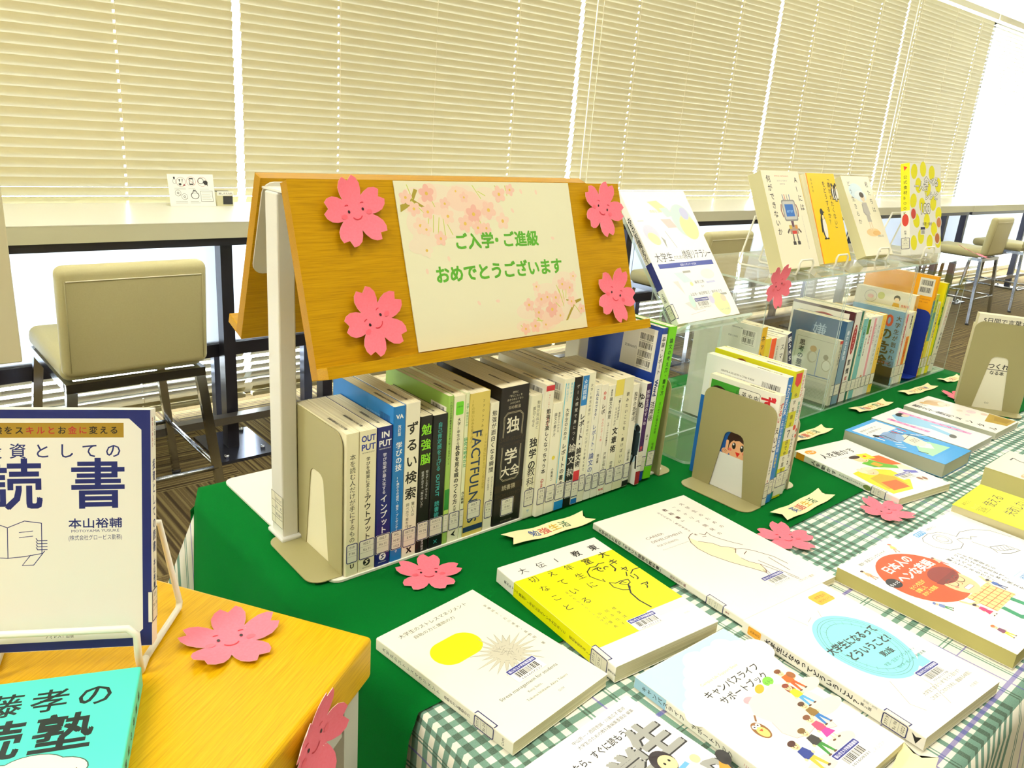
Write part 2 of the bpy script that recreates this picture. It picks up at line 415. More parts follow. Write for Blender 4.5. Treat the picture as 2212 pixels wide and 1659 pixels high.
# ------------------------------------------------------------------ books
def book(label, w, h, t, mat, bind='L', cov='#f6f3e4', spine=None, front=None, back=None, sdes=None, call=None, call_y=17, call_c=NAVY,
         bar=None, stamp=False, hard=False, group=None, page=None, cat='book', name='book', call_x=None):
    """w,h,t in mm; local x across, y up, z from back cover to front cover; spine at x=0 (L) or x=w (R)"""
    root = thing(name, label, cat, mat=mat, group=group)
    W, H, T = w*.001, h*.001, t*.001
    c = .0022 if hard else .0004; r = min(.0016, T*.3); ins = .003 if hard else .0005
    k = 4
    outer = [(W, T)] + [(r-r*sin(a), T-r+r*cos(a)) for a in [pi/2*i/k for i in range(k+1)]] + [(r-r*cos(a), r-r*sin(a)) for a in [pi/2*i/k for i in range(k+1)]] + [(W, 0)]
    inner = [(W, c), (r+c*.3, c), (c, r+c*.3), (c, T-r-c*.3), (r+c*.3, T-c), (W, T-c)]
    prof = outer+inner
    if bind == 'R': prof = [(W-x, z) for x, z in prof][::-1]
    mb = MB()
    cm_ = M(cov, .38) ; sm_ = M(spine or cov, .38)
    mb.prism(prof, (0, 0, 0), (1, 0, 0), (0, 0, 1), (0, 1, 0), H, cm_)
    if spine and spine != cov:
        cv = Cv(mb, (0, 0, 0) if bind == 'L' else (W, 0, T), (0, 0, 1) if bind == 'L' else (0, 0, -1), (0, 1, 0), (-1, 0, 0) if bind == 'L' else (1, 0, 0), .03)
        cv.rect(.4, 0, t-.4, h, spine)
    f = Cv(mb, (0, 0, T), (1, 0, 0), (0, 1, 0), (0, 0, 1))
    b = Cv(mb, (W, 0, 0), (-1, 0, 0), (0, 1, 0), (0, 0, -1))
    sp = Cv(mb, (0, 0, 0) if bind == 'L' else (W, 0, T), (0, 0, 1) if bind == 'L' else (0, 0, -1), (0, 1, 0), (-1, 0, 0) if bind == 'L' else (1, 0, 0))
    if front: front(f, w, h)
    if back: back(b, w, h)
    if sdes: sdes(sp, t, h)
    mb.build('cover', root)
    pb = MB(); x0, x1 = (c+.0002, W-ins) if bind == 'L' else (ins, W-c-.0002)
    pm = M(page, .8) if page else PAGE
    pb.box(x0, x1, ins, H-ins, c+.00005, T-c-.00005, pm)
    if stamp:
        cv = Cv(pb, (c, H-ins, T), (1, 0, 0), (0, 0, -1), (0, 1, 0)) if bind == 'L' else Cv(pb, (W-c, H-ins, 0), (-1, 0, 0), (0, 0, 1), (0, 1, 0))
        cv.text('福山市立大学附属図書館', 14, t/2-1.3, min(4.2, t*.5), '#1d1a18', w=44, bold=.02)
    pb.build('page_block', root)
    if call:
        lb = MB(); cw = min(t, 24); x0 = (t-cw)/2
        cv = Cv(lb, sp.o, sp.u, sp.v, sp.n, .25)
        y0, y1 = call_y, call_y+27
        cc = '#e9e6d3'
        if t < 14:      # wraps round the spine: only the rules across are seen
            cv.rect(.2, y0, t-.2, y1, cc)
            for yy in (y0+.6, y1-.6): cv.rect(.2, yy-.6, t-.2, yy+.6, call_c)
        else:
            cv.rr(x0+.4, y0, x0+cw-.4, y1, 2, cc)
            cv.line([(px, py) for px, py in rrect(x0+1.3, y0+.9, x0+cw-1.3, y1-.9, 2.)], 1.1, call_c, True)
        for yy in (y0+9.4, y0+17.6): cv.rect(x0+1.4, yy-.12, x0+cw-1.4, yy+.12, '#666')
        for i, tx in enumerate(call):
            if tx: cv.text(tx, t/2, y1-6.8-8.4*i, min(4.6, t*.30), '#222', al='c')
        if t > 22 and call_x:
            pass
        lb.build('call_number_label', root)
        if call_x:      # the sticker's frame runs on over the front cover
            wb = MB(); cv = Cv(wb, f.o, f.u, f.v, f.n, .25); ex = call_x
            xs = (0, ex) if bind == 'L' else (w-ex, w)
            cv.rect(xs[0], y0, xs[1], y1, cc)
            cv.rect(xs[0], y0, xs[1], y0+1.2, call_c); cv.rect(xs[0], y1-1.2, xs[1], y1, call_c)
            xe = xs[1] if bind == 'L' else xs[0]+1.2
            cv.rect(xe-1.2, y0, xe, y1, call_c)
            wb.build('call_number_label', root)
    if bar:
        lb = MB(); x, y, num = bar; cv = Cv(lb, f.o, f.u, f.v, f.n, .3)
        cv.rr(x-1, y-1, x+41, y+20, 1, '#f8f6ea'); cv.rr(x, y+13, x+40, y+19.4, 1.2, '#2a2f86')
        cv.text('福山市立大学附属図書館', x+1.5, y+14.6, 4, '#f4f4ff', w=37, bold=.01)
        cv.bars(x+5, y+4, x+36, y+12, '#333', int(num) % 97); cv.text(num, x+5, y+.2, 3.4, '#444', w=31)
        lb.build('barcode_label', root)
    return root

def m_flat(x, y, z, yaw=0.):
    """lying face up; x,y = lower left corner of the cover"""
    a = radians(yaw); return frame((cos(a), sin(a), 0), (-sin(a), cos(a), 0), (0, 0, 1), (x, y, z))
def m_stand(xl, yf, z, w, t, bind='L', lean=0., yaw=0.):
    """standing with the spine towards -Y, its left face at x = xl; lean in degrees tips the top to +X"""
    if bind == 'L': m = frame((0, 1, 0), (0, 0, 1), (1, 0, 0), (0, 0, 0))
    else: m = frame((0, -1, 0), (0, 0, 1), (-1, 0, 0), (t*.001, w*.001, 0))
    dz = max(0, sin(radians(lean)))*t*.001 if lean > 0 else max(0, -sin(radians(lean)))*0
    return Matrix.Translation((xl, yf, z+dz)) @ Matrix.Rotation(radians(yaw), 4, 'Z') @ Matrix.Rotation(radians(lean), 4, 'Y') @ m
def m_disp(o, yaw, tilt, t):
    """leaning back on a stand; o = lower left corner of the front cover"""
    a, b = radians(yaw), radians(tilt)
    u = Vector((cos(a), sin(a), 0)); n0 = Vector((sin(a), -cos(a), 0))
    v = Vector((0, 0, 1))*cos(b) - n0*sin(b); n = u.cross(v)
    return frame(u, v, n, Vector(o)-n*t*.001)
# ================================================================== THE ROOM
Z3 = (0, 0, 1)
def shell(name, *b, mat):
    mb = MB(); mb.box(*b, mat); return struct(mb.build(name))
PLASTER = M('#e8e2cf', .9, 0., .2)
shell('floor', -2.6, 11, -3.2, 3.6, -.06, 0, mat=carpet())
shell('ceiling', -2.6, 11, -3.2, 3.6, 2.55, 2.61, mat=M('#efe9d6', .9, 0., .2))
shell('wall_left', -2.7, -2.6, -3.2, 3.6, 0, 2.55, mat=PLASTER)
shell('wall_right', 11, 11.1, -3.2, 3.6, 0, 2.55, mat=PLASTER)
shell('wall_front', -2.6, 11, -3.3, -3.2, 0, 2.55, mat=PLASTER)
mb = MB()
mb.box(-2.6, 11, 3.3, 3.6, 0, .045, PLASTER); mb.box(-2.6, 11, 3.3, 3.6, 2.5, 2.55, PLASTER)
struct(mb.build('wall_back'))
PX = [-2.29, -.49, 1.31, 3.12, 4.91, 6.64, 8.37, 10.15]     # joints between the blinds
ALU = M('#8c8c88', .45, .6)
for i in range(7):
    mb = MB(); a, b = PX[i], PX[i+1]; c = (a+b)/2+.35
    for x0, x1, z0, z1 in ((a+.55, a+.6, .045, 2.5), (a, b, .045, .075), (a, b, 2.46, 2.5)):
        mb.box(x0, x1, 3.36, 3.42, z0, z1, ALU)
    w = struct(mb.build('window_%d' % (i+1)))
    mb = MB(); mb.box(a, b, 3.385, 3.393, .075, 2.46, GLASS); g = mb.build('pane', w)

# ------------------------------------------------------------------ venetian blinds, real slats with punched cord holes
SLAT = NT('blind_slat')        # cream on the room side, grey outer side darkened to cut bounced light
_bf = SLAT.n('ShaderNodeNewGeometry').outputs['Backfacing']
SLAT.l(SLAT.mix(_bf, lin('#cabd92'), lin('#4c4a4c')), SLAT.b.inputs['Base Color']); SLAT.b.inputs['Roughness'].default_value = .42
SLAT = SLAT.m
CORD = M('#d8c7a4', .7)
def blind(i, a, b, tilt, label, wand=False):
    zt, zb, pitch, wd = 2.44, .05, .032, .0355
    t = thing('venetian_blind', label, 'window blind', (a, 3.15, zb), 0, 'venetian blinds along the window wall')
    L = b-a; g = .006
    mb = MB(); hx = [.42, L-.42] if i != 5 else [.2, L-.3]
    nseg = 4   # across the slat
    def prof(u, th):   # u in -.5...5 across; room-side edge (u=-.5) is up
        y = u*wd*cos(th); z = -u*wd*sin(th); bow = .0015*(1-4*u*u)
        return y-bow*sin(th), z-bow*cos(th)
    rnd = random.Random(i)
    us = [-.5, -.3, -.1, .02, .28, .5]     # hole between .02 and .28
    xs = [g, L-g]
    for h in hx: xs += [h-.0035, h+.0035]
    xs.sort()
    n = int((zt-zb)/pitch)
    for k in range(n):
        z0 = zb+.02+k*pitch-zb; j = rnd.uniform(-.0012, .0012)
        vs = []
        th = radians(tilt - (min(20, max(0, (.93-z0-zb)*140)) if tilt > 40 else 0))     # slack ladders: slats hang more open behind the counter
        for x in xs:
            for u in us:
                y, z = prof(u, th); vs.append((x+j, y, z0+z))
        m = len(us); fs = []
        for ix in range(len(xs)-1):
            hole = any(abs((xs[ix]+xs[ix+1])/2-h) < .001 for h in hx)
            for iu in range(m-1):
                if hole and iu == 3: continue
                p = ix*m+iu; fs.append((p, p+1, p+m+1, p+m))
        mb.add(vs, fs, SLAT, True)
    o = mb.build('slats', t)
    c = MB()
    for h in hx + [L/2]:
        c.tube([(h, -.017, .0), (h, -.017, zt-zb)], .0007, CORD, 5)
    c.build('cord', t)
    r = MB(); r.rbox(g, L-g, -.013, .013, -.012, .006, .004, SLAT); r.build('bottom_rail', t)
    r = MB(); r.box(0.004, L-.004, -.03, .03, zt-zb, zt-zb+.05, M('#e0d6b8', .5)); r.build('head_rail', t)
    if wand:
        r = MB(); r.tube([(.06, -.045, zt-zb), (.052, -.04, .75)], .0035, M('#efe6cc', .3), 6)
        r.tube([(.105, -.045, zt-zb), (.1, -.04, .6)], .0018, CORD, 5); r.build('tilt_wand', t)
BL = ['cream closed blind at the left end, only its right part in view', 'cream closed blind behind the first bar stool and the counter sign',
      'cream closed blind behind the wooden sign stand', 'cream closed blind behind the white computing textbook',
      'cream closed blind behind the robot and penguin books', 'cream closed blind in front of the far window, next to the sunlit one',
      'sunlit white blind with open slats at the far right end']
for i in range(7):
    blind(i, PX[i]+.004, PX[i+1]-.014 if i in (1, 3) else PX[i+1]-.010, 22 if i == 6 else 70, BL[i], i in (3, 5))

# ------------------------------------------------------------------ white counter along the windows
CT = M('#e9e6d8', .28, 0., .5); CE = M('#cdc9ac', .5); DK = M('#34323a', .35, .5)
def counter(x0, x1, legs, label):
    t = thing('window_counter', label, 'counter', (x0, 2.84, 0), 0, 'white counters along the windows'); L = x1-x0; y = 2.84
    mb = MB(); mb.box(.001, L-.001, 2.585-y, 3.10-y, .865-.05, .866, CE); mb.box(.001, L-.001, 2.5845-y, 3.10-y, .866, .868, CT); mb.build('worktop', t)
    mb = MB(); mb.box(.03, L-.03, 2.60-y, 2.63-y, .788, .8149, DK); mb.box(.03, L-.03, 3.02-y, 3.05-y, .788, .8149, DK); mb.build('under_frame', t)
    mb = MB(); mb.box(.0, L, 2.792-y, 2.798-y, .40, .787, FROST); mb.build('privacy_panel', t)
    mb = MB(); mb.box(0, L, 2.775-y, 2.815-y, .352, .3995, DK); mb.build('panel_rail', t)
    mb = MB(); mb.box(0, L, 2.66-y, 2.70-y, .128, .156, M('#77726c', .3, .7)); mb.build('foot_rail', t)
    for lx in legs:
        mb = MB(); mb.box(lx-.021-x0, lx+.021-x0, 2.712-y, 2.762-y, .012, .787, DK); lg = mb.build('leg', t)
        mb = MB(); mb.box(lx-.09-x0, lx+.12-x0, 2.60-y, 2.88-y, 0, .0119, M('#5c5f70', .22, .8))
        for px, py in ((lx-.06, 2.63), (lx+.085, 2.65), (lx+.085, 2.85)): mb.tube([(px-x0, py-y, .0119), (px-x0, py-y, .024)], .009, CHROME, 8)
        mb.build('foot_plate', lg)
        mb = MB(); mb.box(lx+.058-x0, lx+.096-x0, 3.03-y, 3.07-y, .0, .787, M('#5a5f78', .4, .3)); mb.build('leg', t)
FROST = frosted('frosted_panel')
counter(-.72, 1.30, [-.6, 1.062], 'white counter under the first windows, behind the near bar stool')
counter(1.302, 3.32, [1.45, 3.18], 'white counter hidden behind the wooden sign stand')
counter(3.322, 5.34, [3.62, 5.2], 'white counter behind the acrylic boxes')
counter(5.342, 7.36, [5.62, 7.2], 'white counter with the far bar stools under it')
counter(7.362, 9.38, [7.62, 9.2], 'white counter at the far right end of the window wall')

# ------------------------------------------------------------------ bar stools
LEATHER = fabric('cream_leather', '#c2b98a', '#b9af80', 260, .36, .0003); 
SEAM = M('#efe8c8', .6)
def stool(loc, label):
    t = thing('bar_stool', label, 'bar stool', loc, 0, 'cream bar stools at the window counter'); hw = .185
    mb = MB(); T = Matrix.Translation((0, -.005, .535)) @ Matrix.Rotation(radians(5), 4, 'X')
    mb.rbox(-hw, hw, -.026, .026, 0, .295, .022, LEATHER, T, 4); o = mb.build('backrest', t)
    mb = MB()
    mb.tube([(-hw+.02, -.029, .262), (hw-.02, -.029, .262)], .0016, SEAM, 5, T)
    for s in (-1, 1): mb.tube([(s*(hw-.017), -.0285, .02), (s*(hw-.017), -.0285, .262)], .001, M('#a79d72', .6), 5, T)
    mb.build('seam', o)
    mb = MB(); mb.rbox(-hw, hw, -.0, .41, .515, .578, .026, LEATHER, None, 4); mb.build('seat', t)
    mb = MB()
    mb.box(-hw+.005, hw-.005, -.012, .012, .490, .5145, CHROME); mb.box(-hw+.005, hw-.005, .375, .4, .490, .5145, CHROME)
    for s in (-1, 1): mb.box(s*(hw-.016)-.012, s*(hw-.016)+.012, .0121, .3749, .490, .5145, CHROME)
    mb.build('seat_frame', t)
    for s in (-1, 1):
        for y0, y1 in ((.0, -.035), (.385, .42)):
            mb = MB(); mb.bar((s*(hw-.018), y0, .489), (s*(hw+.03), y1, .012), .026, .022, CHROME, (0, 1, 0), .022, .02); lg = mb.build('leg', t)
            mb = MB(); mb.tube([(s*(hw+.0305), y1, 0), (s*(hw+.0305), y1, .0119)], .015, BLACK, 10); mb.build('foot_cap', lg)
    mb = MB()
    x = hw+.012; z = .20; y0, y1 = -.025, .41
    for a, b in (((-x, y0, z), (x, y0, z)), ((-x, y1, z), (x, y1, z))):
        mb.tube([a, b], .0075, CHROME, 8)
    for s in (-1, 1): mb.tube([(s*x, y0, z), (s*x, y1, z)], .0075, CHROME, 8)
    mb.build('foot_rest', t)
    return t
s0 = stool((.605, 2.205, 0), 'cream leather bar stool standing beside the wooden sign stand, nearest of the bar stools')
for x, y, rz, l in ((3.30, 2.23, 0, 'cream bar stool seen behind the white computing textbook'),
                    (6.93, 2.235, 0, 'cream bar stool behind the acrylic boxes, first of the two clear ones at far right'),
                    (7.93, 2.26, 0, 'cream bar stool at the far right edge, half out of the picture')):
    dup(s0, (x, y, 0), rz, l)

# notices and boxes on the counter
def notice(x, y, z, label):
    t = thing('notice_card', label, 'notice', (x, y, z), 0, 'notices on the window counter')
    w, h = 164, 114; mb = MB(); b = radians(12)
    v = Vector((0, sin(b), cos(b))); n = Vector((0, -cos(b), sin(b)))
    mb.prism([(0, 0), (w*.001, 0), (w*.001, h*.001), (0, h*.001)], (0, 0.002, 0), (1, 0, 0), v, -n, .0012, M('#f4f3ea', .4))
    cv = Cv(mb, (0, .002, 0), (1, 0, 0), v, n)
    K = '#2a2726'
    cv.ell(23, 88, 6, 9, K); cv.ell(23, 88, 5, 8, '#f4f3ea'); cv.rect(20, 97, 26, 104, K)
    for cx, cy in ((46, 86), (82, 88), (122, 87)): cv.ell(cx, cy, 17, 17, '#b0605a' if cx > 60 else '#8a4a48'); cv.ell(cx, cy, 16, 16, '#f4f3ea')
    cv.poly([(38, 96), (44, 96), (41, 84)], K); cv.poly([(50, 97), (53, 97), (50, 80)], K); cv.ell(42, 78, 5, 4, K); cv.poly([(50, 72), (61, 72), (57, 80)], '#8a3c40')
    cv.rr(75, 76, 90, 100, 2, K); cv.rect(77, 80, 88, 96, '#f4f3ea'); cv.line([(72, 97), (94, 77)], 1.2, '#b0605a')
    cv.ell(117, 90, 11, 11, K); cv.ell(117, 90, 9, 9, '#f4f3ea'); cv.ell(134, 84, 8, 8, K); cv.poly([(136, 78), (141, 80), (141, 70)], K)
    for cx, cy in ((31, 47), (53, 34)): cv.ell(cx, cy, 11, 11, K); cv.ell(cx, cy, 10, 10, '#f4f3ea'); cv.ell(cx, cy, 4, 4, K); cv.ell(cx, cy, 2.4, 2.4, '#f4f3ea'); cv.text('CD', cx+2, cy-9, 6, K)
    cv.ell(91, 38, 15, 13, K); cv.ell(91, 37.5, 12.5, 10.5, '#f4f3ea'); cv.ell(91, 51, 8, 5, K); cv.ell(91, 50, 6, 3, '#f4f3ea'); cv.ell(88, 57, 2, 2, K); cv.ell(93, 57, 2, 2, K)
    cv.line([(112, 16), (155, 16), (155, 54), (112, 54)], 1.2, K, True)
    for i in range(5): cv.line([(116, 48-6*i), (150-4*(i % 2), 48-6*i)], .7, '#77736c')
    for x0, y0, wd in ((20, 64, 40), (20, 60, 40), (70, 63, 24), (110, 61, 34), (20, 16, 42), (20, 11, 42), (72, 16, 30), (72, 11, 36)): cv.line([(x0, y0), (x0+wd, y0)], .9, '#8a867e')
    mb.build('card', t)
    mb = MB(); mb.box(-.002, w*.001+.002, -.004, .05, -.0, .0018, ACR); mb.build('holder_foot', t)
    return t
n0 = notice(.975, 2.985, .8685, 'white notice card with six pictograms on the counter beside the near stool')
dup(n0, (5.74, 2.985, .8685), 0, 'small white notice card far off on the counter behind the lemon coloured book')
def tray(x, y, z, label):
    t = thing('eraser_crumb_box', label, 'box', (x, y, z), 0, 'small boxes on the window counter')
    mb = MB(); mb.box(0, .06, 0, .05, 0, .05, M('#cfc9a0', .5)); mb.box(.022, .058, -.0008, 0, .006, .036, M('#2f2e2e', .6)); mb.box(.002, .058, .002, .048, .05, .0515, M('#2f2e2e', .6)); mb.build('body', t)
    mb = MB(); mb.box(0, .062, -.0014, 0, .038, .054, M('#f0eee2', .5)); cv = Cv(mb, (0, -.0014, .038), (1, 0, 0), (0, 0, 1), (0, -1, 0)); cv.text('消しカス入れ', 5, 4.6, 8, '#4a4640', w=52, bold=.02); mb.build('paper_label', t)
    return t
t0 = tray(1.143, 2.985, .8685, 'small beige box with a dark opening beside the near notice card')
dup(t0, (5.925, 2.985, .8685), 0, 'small box beside the far notice card')

# cream partition board at the left edge
t = thing('partition_board', 'cream partition board cut off by the left edge, in front of the counter', 'partition', (.055, 2.0, 0))
mb = MB(); mb.box(-.5, .25, -.012, .012, .652, 1.6, M('#d9cfa8', .7)); bevel(mb.build('board', t), .003)
for x in (-.46, -.1):
    mb = MB(); mb.box(x-.012, x+.012, -.03, -.0121, .0, 1.2, M('#d4cdb4', .5)); lg = mb.build('leg', t)
    mb = MB(); mb.box(x-.02, x+.02, -.2, .15, 0, .02, M('#d4cdb4', .5)) if False else mb.box(x-.018, x+.018, -.16, -.031, 0, .02, M('#d4cdb4', .5)); mb.build('foot', lg)

# ================================================================== THE DISPLAY TABLE
ZT = .70
TX0, TX1, TY0, TY1 = .372, 2.24, .15, 1.075
t = thing('display_table', 'long display table hidden under the checked cloth', 'table', (1.3, .6, 0))
mb = MB(); mb.box(TX0+.02-1.3, TX1-.03-1.3, TY0+.02-.6, TY1-.03-.6, .665, .694, M('#c9c4b4', .5)); mb.build('tabletop', t)
for x in (TX0+.06, TX1-.08):
    for y in (TY0+.07, TY1-.09):
        mb = MB(); mb.box(x-.018-1.3, x+.018-1.3, y-.018-.6, y+.018-.6, 0, .6649, DK); mb.build('leg', t)

def cloth(name, x0, x1, y0, y1, zt, drops, mat, waves, th=.0012, ny=60, flare=.0):
    """cloth lying on the table with hanging sides; drops = (left, front, right, back) lengths; uv = flat cloth coordinates"""
    R = .012
    def axis(a, b, da, db, n):
        out = []     # (flat coordinate, position, drop depth)
        if da:
            k = 14
            for i in range(k): d = da*(1-i/k); out.append((a-d, a, d))
        out += [(a+(b-a)*i/n, a+(b-a)*i/n, 0) for i in range(n+1)]
        if db:
            for i in range(1, 15): d = db*i/14; out.append((b+d, b, d))
        return out
    AX = axis(x0, x1, drops[0], drops[2], 40); AY = axis(y0, y1, drops[1], drops[3], 40)
    vs, uv, idx = [], [], {}
    for i, (fx, px, dx) in enumerate(AX):
        for j, (fy, py, dy) in enumerate(AY):
            if dx > 0 and dy > 0:
                # corner: gather both overhangs into a soft fold
                sgx = -1 if fx < x0 else 1; sgy = -1 if fy < y0 else 1
                z = zt-max(dx, dy); k = min(dx, dy)
                p = (px+sgx*.16*k*(1 if dx >= dy else 2.4), py+sgy*.16*k*(1 if dy >= dx else 2.4), z)
            elif dx > 0:
                sg = -1 if fx < x0 else 1
                p = (px+sg*(min(dx, R)*.35+waves(fy, dx)), py, zt-max(0, dx-.004))
            elif dy > 0:
                sg = -1 if fy < y0 else 1
                p = (px, py+sg*(min(dy, R)*.35+waves(fx, dy)), zt-max(0, dy-.004))
            else: p = (px, py, zt)
            idx[i, j] = len(vs); vs.append(p); uv.append((fx, fy))
    mb = MB(); fs = [(idx[i, j], idx[i+1, j], idx[i+1, j+1], idx[i, j+1]) for i in range(len(AX)-1) for j in range(len(AY)-1)]
    mb.add(vs, fs, mat, True); o = mb.build(name, None, uv)
    return o
GREEN = fabric('green_felt', '#006a24', '#005c1e', 900, .95, .0002)
o = cloth('tablecloth', TX0, TX1, TY0, TY1, ZT-.0022, (.36, .42, .36, .4), gingham(), lambda s, d: .02*d/.36*(1+sin(s*34+1))*.9+.012*d)
tag(o, 'green and white checked tablecloth with purple lines covering the display table', 'tablecloth')
o = cloth('table_runner', TX0-.004, TX1+.004, .507, TY1+.004, ZT-.0004, (.47, 0, .3, .06), GREEN, lambda s, d: .003+.03*d+.012*d/.4*(1+sin(s*26+.4)))
tag(o, 'plain green cloth laid over the back half of the checked tablecloth', 'cloth')

# ================================================================== WOODEN SIGN STAND
WOOD = wood('oak_veneer', '#b98a01', '#9a6f00', 'X', c2='#c99c10'); WOODD = wood('oak_edge', '#a97b02', '#8f6400', 'X')
SX0, SX1, SY = .40, .945, .884
t = thing('sign_stand', 'double sided wooden sign stand on white steel posts behind the row of books', 'display stand', (SX0, SY, ZT))
W = SX1-SX0
def zy(y, z): return (y-SY, z-ZT)
for sgn in (-1, 1):
    # board tilted 19 degrees, ledge at its foot
    top = Vector((0, sgn*.041, 1.167-ZT)); bot = Vector((0, sgn*.110, .967-ZT)); v = (top-bot).normalized(); n = Vector((0, sgn*v.z, -sgn*v.y*1.0))
    n = Vector((0, sgn*abs(v.z), abs(v.y)))
    x0, x1 = (0, W) if sgn < 0 else (0, W-.001)
    L = (top-bot).length; mb = MB()
    mb.prism([(x0, -.014), (x1, -.014), (x1, L), (x0, L)], bot, (1, 0, 0), v, -n, .016, WOOD, WOODD)
    bd = bevel(mb.build('board', t), .0015)
    mb = MB(); mb.prism([(x0, -.014), (x1+.002, -.014), (x1+.002, -.0005), (x0, -.0005)], bot+n*.0002, (1, 0, 0), v, n, .026, WOOD, WOOD); bevel(mb.build('ledge', t), .001)
    # painted steel plate carrying the board
    mb = MB(); mb.prism(rrect(.003, .085, W-.003, L-.004, .014), bot-n*.0163, (1, 0, 0), v, -n, .0022, WHITEM); mb.build('back_plate', t)
mb = MB(); mb.box(.003, W-.003, -.03, .03, 1.150-ZT, 1.1525-ZT, WHITEM); mb.build('top_plate', t)
for x in (0.0, W-.022):
    mb = MB(); mb.box(x, x+.022, -.016, .016, .0035, 1.1495-ZT, WHITEM); p = bevel(mb.build('post', t), .002)
    mb = MB(); mb.rbox(x-.004, x+.026, -.022, .022, .0033, .009, .002, M('#dcdcd4', .4)); mb.build('post_foot', p)
    if x == 0:
        mb = MB(); cv = Cv(mb, (-.0001, .0165, .02), (0, -1, 0), (0, 0, 1), (-1, 0, 0), .15); cv.rect(0, 0, 33, 46, '#e4dfc4')
        for yy in (0, 11, 22, 33, 45.4): cv.rect(1, yy, 32, yy+.7, '#3a3834')
        for xx in (1, 11, 31.4): cv.rect(xx, 0, xx+.6, 46, '#3a3834')
        for i, s in enumerate(('', '備品番号', '品　名', '福山市立大学')): cv.text(s, 13, 3+11*i, 5, '#3a3834', w=17) if s else None
        mb.build('inventory_label', p)
mb = MB(); mb.prism(rrect(.005, -.139, W+.09, .198, .014), (0, 0, .0004), (1, 0, 0), (0, 1, 0), (0, 0, 1), .003, M('#efecdc', .4)); mb.build('base_plate', t)

# poster on the stand
def board_frame(x, s, lift):
    """frame on the front board: x along the board, s up the slope from its foot"""
    bot = Vector((SX0, SY-.110, .967)); top = Vector((SX0, SY-.041, 1.167)); v = (top-bot).normalized(); n = Vector((0, -v.z, v.y))
    return frame((1, 0, 0), v, n, bot+Vector((x, 0, 0))+v*s+n*lift)
t = thing('poster', 'white poster with green Japanese greeting and pale pink cherry blossom on the wooden stand', 'poster', mat=board_frame(.1375, .0008, .0006))
mb = MB(); mb.box(0, .2975, 0, .2105, 0, .0012, M('#e2dfbc', .6))
cv = Cv(mb, (0, 0, .0012), (1, 0, 0), (0, 1, 0), (0, 0, 1))
rnd = random.Random(4)
def blossom(cx, cy, r, c, cen=None, a=0):
    for k in range(5):
        q = a+72*k; cv.ell(cx+r*.55*cos(radians(q)), cy+r*.55*sin(radians(q)), r*.55, r*.42, c, q, 12)
    if cen:
        cv.ell(cx, cy, r*.22, r*.22, cen, 0, 8)
P1, P2, P3, P4, Y1 = '#e9cdb4', '#e8c2ac', '#e4b09e', '#e6d8bc', '#dcb850'
# upper left spray: wide pale washes first, then branches, then single flowers
for cx, cy, rx, ry in ((28, 185, 24, 18), (62, 190, 32, 17), (100, 190, 30, 17), (120, 175, 28, 20), (140, 192, 20, 12), (60, 165, 26, 14), (30, 158, 20, 18), (95, 165, 26, 14), (40, 140, 24, 12), (150, 172, 18, 12), (70, 148, 24, 10), (24, 130, 16, 10)):
    cv.ell(cx, cy, rx, ry, P4)
for cx, cy, rx, ry in ((52, 196, 10, 12), (96, 188, 20, 16), (116, 176, 16, 22), (118, 160, 9, 14), (42, 182, 12, 10), (60, 176, 14, 8), (132, 180, 14, 7), (140, 170, 10, 8)):
    cv.ell(cx, cy, rx, ry, P1)
B = '#a2922e'
cv.poly([(4, 172), (14, 177), (24, 183), (40, 176), (40, 179), (26, 187), (33, 199), (28, 201), (20, 186), (5, 181)], B)
for a, b in (((38, 171), (22, 186)), ((18, 206), (24, 188)), ((44, 205), (56, 178)), ((120, 206), (132, 188)), ((128, 198), (140, 192)), ((176, 206), (178, 192)), ((158, 206), (164, 196)), ((46, 170), (40, 150)), ((60, 165), (54, 138)), ((66, 164), (66, 136)), ((68, 163), (78, 142)), ((122, 166), (128, 150)), ((52, 168), (48, 146))):
    cv.line([a, b], 1.1, '#c2cc58')
for cx, cy, r, c, a in ((14, 190, 9, P2, 10), (46, 195, 11, P3, 20), (24, 176, 9, P2, 40), (44, 172, 9, P2, 5), (72, 182, 8, P2, 0), (74, 166, 10, P1, 30), (92, 198, 7, P1, 60), (104, 190, 7, P2, 15), (116, 168, 12, P3, 10), (142, 173, 12, P2, 50), (164, 194, 11, P2, 30), (184, 200, 8, P2, 70), (100, 156, 11, P2, 0), (120, 150, 9, P2, 22), (134, 149, 8, P2, 50), (164, 158, 11, P1, 15), (30, 155, 10, P1, 33), (58, 138, 9, P2, 10), (34, 124, 9, P4, 0), (38, 150, 8, P1, 0)):
    blossom(cx, cy, r, c, Y1, a)
for cx, cy in ((204, 198), (232, 197), (184, 172), (66, 112), (30, 98), (104, 52), (136, 52), (252, 132), (250, 85)): cv.ell(cx, cy, 2.2, 3.6, P1, rnd.uniform(0, 90), 10)
